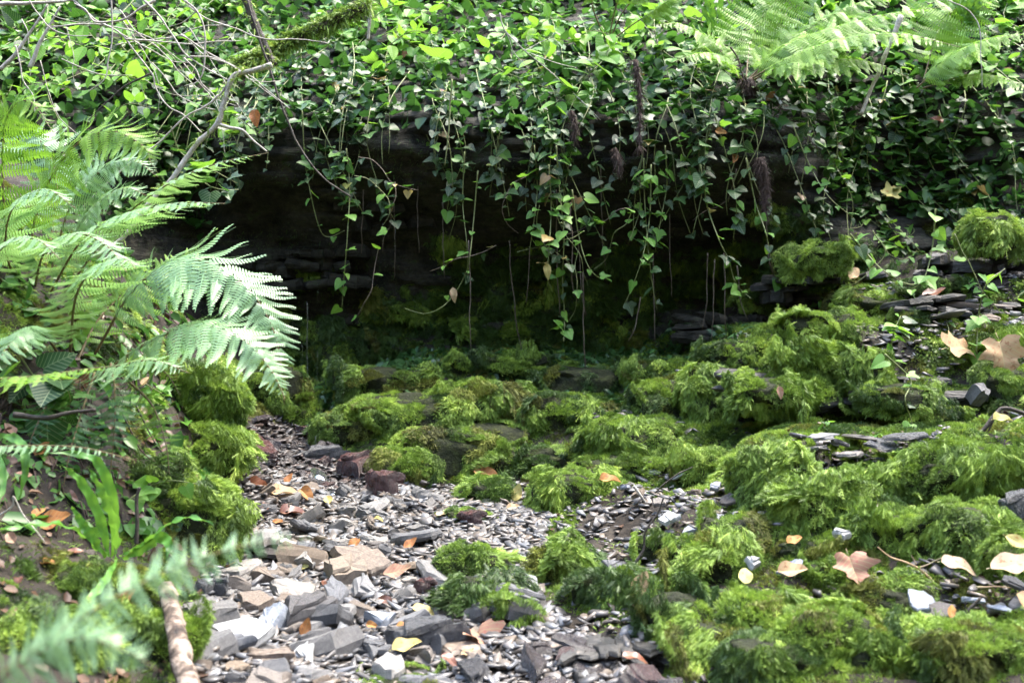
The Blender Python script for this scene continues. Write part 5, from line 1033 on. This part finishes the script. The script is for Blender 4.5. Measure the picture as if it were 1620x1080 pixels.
litter('leaf_litter', 'brown leaf crumbs covering the left bank under the ferns', 1000, lambda px, py: (px < 330) & (py > 480), M['litter'], .012, .04)
litter('leaf_litter', 'scattered brown leaf crumbs over the mossy right bank', 350, lambda px, py: (px > 860) & (py > 450), M['litter'], .008, .026)
litter('ground_leaves', 'low green leaves covering the left bank between the ferns', 2100, lambda px, py: (px < 340) & (py > 330) & (py < 860), M['under'], .02, .055)

# ------------------------------------------------------------------ fallen leaves
def dead(key, shape, seed):
    f = {'m': MAPLE, 'b': BEECH, 'o': OVATE}[shape]; return leaf_mesh('dead_leaf', f, M[key], .3 + .2 * (seed % 3), .25 * ((seed % 4) - 1.2), .25 if shape == 'm' else .1, .22, seed, 18)
DEAD = {}
def fallen(label, px, py, size_px, mat, shape, rot, lift=.012, tip=.5, roll=0.0, group=None, Y=None):
    k = (mat, shape, int(abs(rot * 7 + px)) % 4)
    if k not in DEAD: DEAD[k] = dead(*k)
    c = P(px, py, Y) if Y else hit(px, py); s = size_px / F * c.y * .82
    T = Vector((math.sin(rot), math.cos(rot) * math.cos(tip), math.cos(rot) * math.sin(tip))); N = Vector((math.sin(roll) * .8, -math.sin(tip), math.cos(tip)))
    m = frame(T, N, s); cen = m @ Vector((0, .6, 0)); ex = .03 if px > 860 and not Y else 0.0; m.translation = Vector((c.x, c.y - .01 - ex, c.z + lift + ex * .9)) - cen
    return tag(put('fallen_leaf', DEAD[k], None, m), label, 'leaf', group)
fallen('standing tan leaf with a second leaf below, at the end of the dark twig', 1010, 958, 52, 'leaf_tan', 'b', .5, .03, 1.3)
fallen('tan leaf with fanned veins hanging below the standing one', 1004, 988, 44, 'leaf_tan', 'b', 2.9, .03, 1.3)
fallen('pale maple leaf with lobes spread on the moss', 1340, 945, 66, 'leaf_pink', 'm', 3.0, .045, .9)
fallen('rolled tan leaf lying on the moss left of the maple leaf', 1247, 946, 58, 'leaf_tan', 'b', 1.5, .04, .6)
fallen('pale cupped leaf on the moss beside the white chip', 1174, 950, 44, 'leaf_yellow', 'b', .2, .04, .9)
fallen('small copper leaf with a long stalk on the mossy shoulder', 1250, 894, 36, 'leaf_orange', 'b', 1.1, .035, .5)
fallen('large two-lobed tan leaf on the upper right ledge', 1510, 576, 66, 'leaf_tan', 'm', 1.3, .03, .7)
fallen('big curled tan leaf standing at the right edge of the ledge', 1578, 605, 74, 'leaf_tan', 'm', 3.0, .06, 1.1)
fallen('tan-red leaf among the moss at the right, nearest the orange twig', 1508, 935, 74, 'leaf_tan', 'b', 1.6, .04, .5)
fallen('broad pale brown leaf reaching the right edge below the yellow leaf', 1590, 945, 90, 'leaf_tan', 'b', 1.5, .04, .4)
fallen('yellow-tan rounded leaf at the right edge', 1596, 915, 50, 'leaf_yellow', 'o', 2.3, .05, .9)
fallen('pale brown leaf cut by the right edge under the broad one', 1610, 985, 60, 'leaf_tan', 'b', .6, .03, .5)
fallen('little brown leaf stuck by the broken lower right twig', 1492, 1015, 30, 'leaf_orange', 'o', .4, .04, 1.0)
fallen('golden leaf among dark twigs on the right shelf', 1577, 690, 44, 'leaf_yellow', 'b', 1.4, .02, .5)
fallen('pale yellow leaf caught in the ivy on the right bank', 1404, 340, 34, 'leaf_yellow', 'm', 1.2, .05, .8)
fallen('brown dry leaf lying along the upper ledge', 1470, 494, 44, 'leaf_red', 'b', 1.5, .03, .4)
fallen('tan dry leaf on the rock step under the ivy runner', 1345, 460, 36, 'leaf_tan', 'b', .6, .03, .8)
fallen('orange-brown leaf on the moss above the gravel', 964, 790, 42, 'leaf_orange', 'b', 1.5, .035, .5)
fallen('orange leaf stretched over the mossy stone in the gravel', 770, 762, 52, 'leaf_orange', 'b', 1.8, .03, .6)
fallen('green-and-black leaf leaning behind the grey stone', 818, 795, 34, 'leaf_yellow', 'b', .3, .03, 1.0)
fallen('small tan leaf folded on the round grey stone', 812, 815, 26, 'leaf_tan', 'b', 1.4, .025, .6)
fallen('reddish leaf at the slope above the orange leaf', 1075, 748, 40, 'leaf_red', 'b', 1.4, .02, .4)
fallen('wide pinkish maple leaf beside the charcoal block', 764, 1022, 66, 'leaf_pink', 'm', 2.6, .02, .3)
fallen('pinkish leaf on the rubble beside the maroon block', 630, 925, 56, 'leaf_pink', 'b', 1.5, .03, .5)
fallen('bright orange leaf among the stones near the fine gravel', 650, 878, 30, 'leaf_orange', 'b', .9, .03, .6)
fallen('orange leaf tucked against the charcoal block', 645, 1014, 44, 'leaf_orange', 'b', 1.4, .03, .4)
fallen('yellow-green withered leaf on the blue-grey slab', 672, 985, 46, 'leaf_yellow', 'b', 1.7, .035, .4)
fallen('pale yellow leaf at the bottom edge under the charcoal block', 645, 1052, 60, 'leaf_yellow', 'b', 1.2, .04, .4)
fallen('russet leaf at the bottom right of the charcoal block', 712, 1062, 36, 'leaf_red', 'b', 2.2, .03, .4)
fallen('folded tan leaf standing among stones below the white splinter', 486, 1026, 36, 'leaf_orange', 'b', .3, .045, 1.1)
fallen('dark russet leaf wet on the gravel below the cascade', 465, 822, 52, 'leaf_red', 'b', 1.4, .025, .4)
fallen('russet leaf curled at the left of the cream leaf', 408, 782, 46, 'leaf_red', 'b', 1.9, .03, .5)
fallen('long cream rolled leaf below the cascade', 452, 794, 58, 'pale_stone' if False else 'leaf_tan', 'b', 1.45, .03, .4)
fallen('orange leaf above the cream rolled leaf', 458, 772, 26, 'leaf_orange', 'o', .5, .03, .9)
fallen('golden-brown leaf leaning right of the cream leaf', 486, 798, 42, 'leaf_orange', 'b', 2.4, .03, .6)
fallen('rust leaf at the foot of the left moss slope', 362, 704, 30, 'leaf_orange', 'b', 2.6, .03, .9)
fallen('brown leaf half under the strap-leaved fern', 90, 848, 70, 'leaf_orange', 'b', 1.5, .03, .7)
fallen('curled brown leaf on the glowing moss cushion', 206, 1000, 36, 'leaf_orange', 'b', .6, .07, 1.0)
fallen('tan leaf on the moss at the bottom left', 118, 1060, 60, 'leaf_tan', 'b', 1.2, .05, .5)
fallen('grey-brown leaf at the left on the moss mat', 36, 998, 44, 'leaf_pink', 'b', 1.3, .03, .3)
fallen('brown leaf propped between fern stalks on the left bank', 135, 625, 44, 'leaf_red', 'b', .4, .03, 1.1)
fallen('pale dead leaf in the left bank litter below the ferns', 232, 632, 26, 'leaf_tan', 'o', .3, .05, .9)
fallen('brown leaf dangling by the pale mossy branch', 405, 188, 34, 'leaf_orange', 'b', 3.0, 0, 1.4, Y=3.6)
fallen('grey withered leaf caught on the curling runner', 718, 466, 28, 'leaf_tan', 'o', 3.0, 0, 1.3, Y=4.03)
fallen('cream leaf on the middle ivy bunch', 866, 428, 30, 'leaf_yellow', 'o', 3.0, 0, 1.2, Y=3.95)
fallen('dry leaf hanging from the moss tuft over the dark gap', 1233, 632, 26, 'leaf_pink', 'o', 3.0, .02, 1.3, Y=3.2)
fallen('white-green leaf lying on the rounded moss boulder', 676, 696, 22, 'leaf_yellow', 'o', 2.4, .03, .9)
fallen('russet wet leaf at the lowest edge of the bedrock', 1002, 1066, 50, 'leaf_red', 'b', 1.4, .02, .3)
for i, (px, py) in enumerate([(420, 812), (560, 870), (700, 820), (600, 830), (520, 930), (365, 905), (545, 985), (480, 905), (610, 960), (440, 835), (690, 795), (520, 800), (390, 860), (590, 1000), (740, 1045), (350, 1010)]):
    fallen('small scrap of brown leaf litter between the stream stones', px, py, rnd(20, 32), ['leaf_red', 'leaf_orange', 'leaf_tan', 'leaf_yellow'][i % 4], 'b', rnd(0, 6), .018, rnd(.1, .7), rnd(-1, 1), 'leaf scraps in the stream bed')
for i, (px, py) in enumerate([(30, 930), (80, 900), (20, 860), (120, 880), (60, 820), (40, 760), (110, 790), (70, 720), (20, 690)]):
    fallen('small brown leaf in the litter of the left bank', px, py, rnd(24, 40), ['leaf_red', 'leaf_orange', 'leaf_pink'][i % 3], 'b', rnd(0, 6), .015, rnd(.3, 1.0), rnd(-1, 1), 'brown leaves of the left bank')
for i, (px, py) in enumerate([(640, 88), (705, 150), (830, 100), (905, 140), (760, 90), (870, 90), (1215, 155), (1480, 190), (1545, 125), (1140, 210), (1330, 275), (700, 215), (1160, 250)]):
    c = hit(px, py); fallen('withered brown leaf caught between the ivy leaves', px, py, rnd(24, 36), ['leaf_orange', 'leaf_red', 'leaf_tan'][i % 3], 'b', rnd(0, 6), .0, rnd(.5, 1.2), rnd(-1, 1), 'withered leaves in the ivy', Y=c.y - .08)

# ------------------------------------------------------------------ water
def trickle(label, px, py0, py1, Y, r, n=26, group=None):
    pts = np.array([P(px + .4 * math.sin(k * .5), py0 + (py1 - py0) * k / (n - 1), Y) for k in range(n)]); rr = r * (1 + .7 * fbm(np.c_[np.arange(n) * .7, np.arange(n) * 0, np.arange(n) * 0 + px], 2))
    o = put('water_trickle', py_mesh('water_trickle', *tube(pts - pts[0], np.maximum(rr, r * .3), 6), M['water'], True), loc=pts[0]); return tag(o, label, 'water', group)
trickle('main thread of falling water beside the fern tip', 486, 478, 664, 4.05, .0018)
trickle('second thread of water falling into the black slot', 478, 545, 630, 4.1, .0009)
trickle('short thread of water off the dim moss', 502, 555, 632, 4.1, .0008)
trickle('lower thread of water into the cascade', 499, 690, 752, 3.72, .004)
trickle('thread of water left of the cascade', 452, 722, 752, 3.6, .003)
for k, (px, a, b) in enumerate([(605, 350, 385), (625, 352, 400), (503, 448, 486)]):
    trickle('fine drip of water falling in the dark hollow', px, a, b, 4.3, .0007, 14, 'fine drips in the hollow')
def cascade():
    n = 22; m = 9; V = []; top = np.array(P(500, 742, 3.52)); bot = np.array(P(528, 790, 3.30))
    for i in range(n):
        t = i / (n - 1)
        for j in range(m):
            u = j / (m - 1) - .5; p = top + (bot - top) * t + np.array([u * (.03 + .045 * t), 0, 0]); w = float(fbm(np.array([u * 6, t * 7, 2.]), 3))
            p = p + np.array([0, -.02 - .006 * w, .005 * math.sin(t * 9) + .004 * w + .006 * (1 - 4 * u * u)]); V.append(p - top)
    Fs = [(i * m + j, i * m + j + 1, (i + 1) * m + j + 1, (i + 1) * m + j) for i in range(n - 1) for j in range(m - 1)]
    return tag(put('water_cascade', py_mesh('water_cascade', V, Fs, M['water'], True), loc=top), 'little cascade of clear water sliding over the black rock', 'water')
cascade()
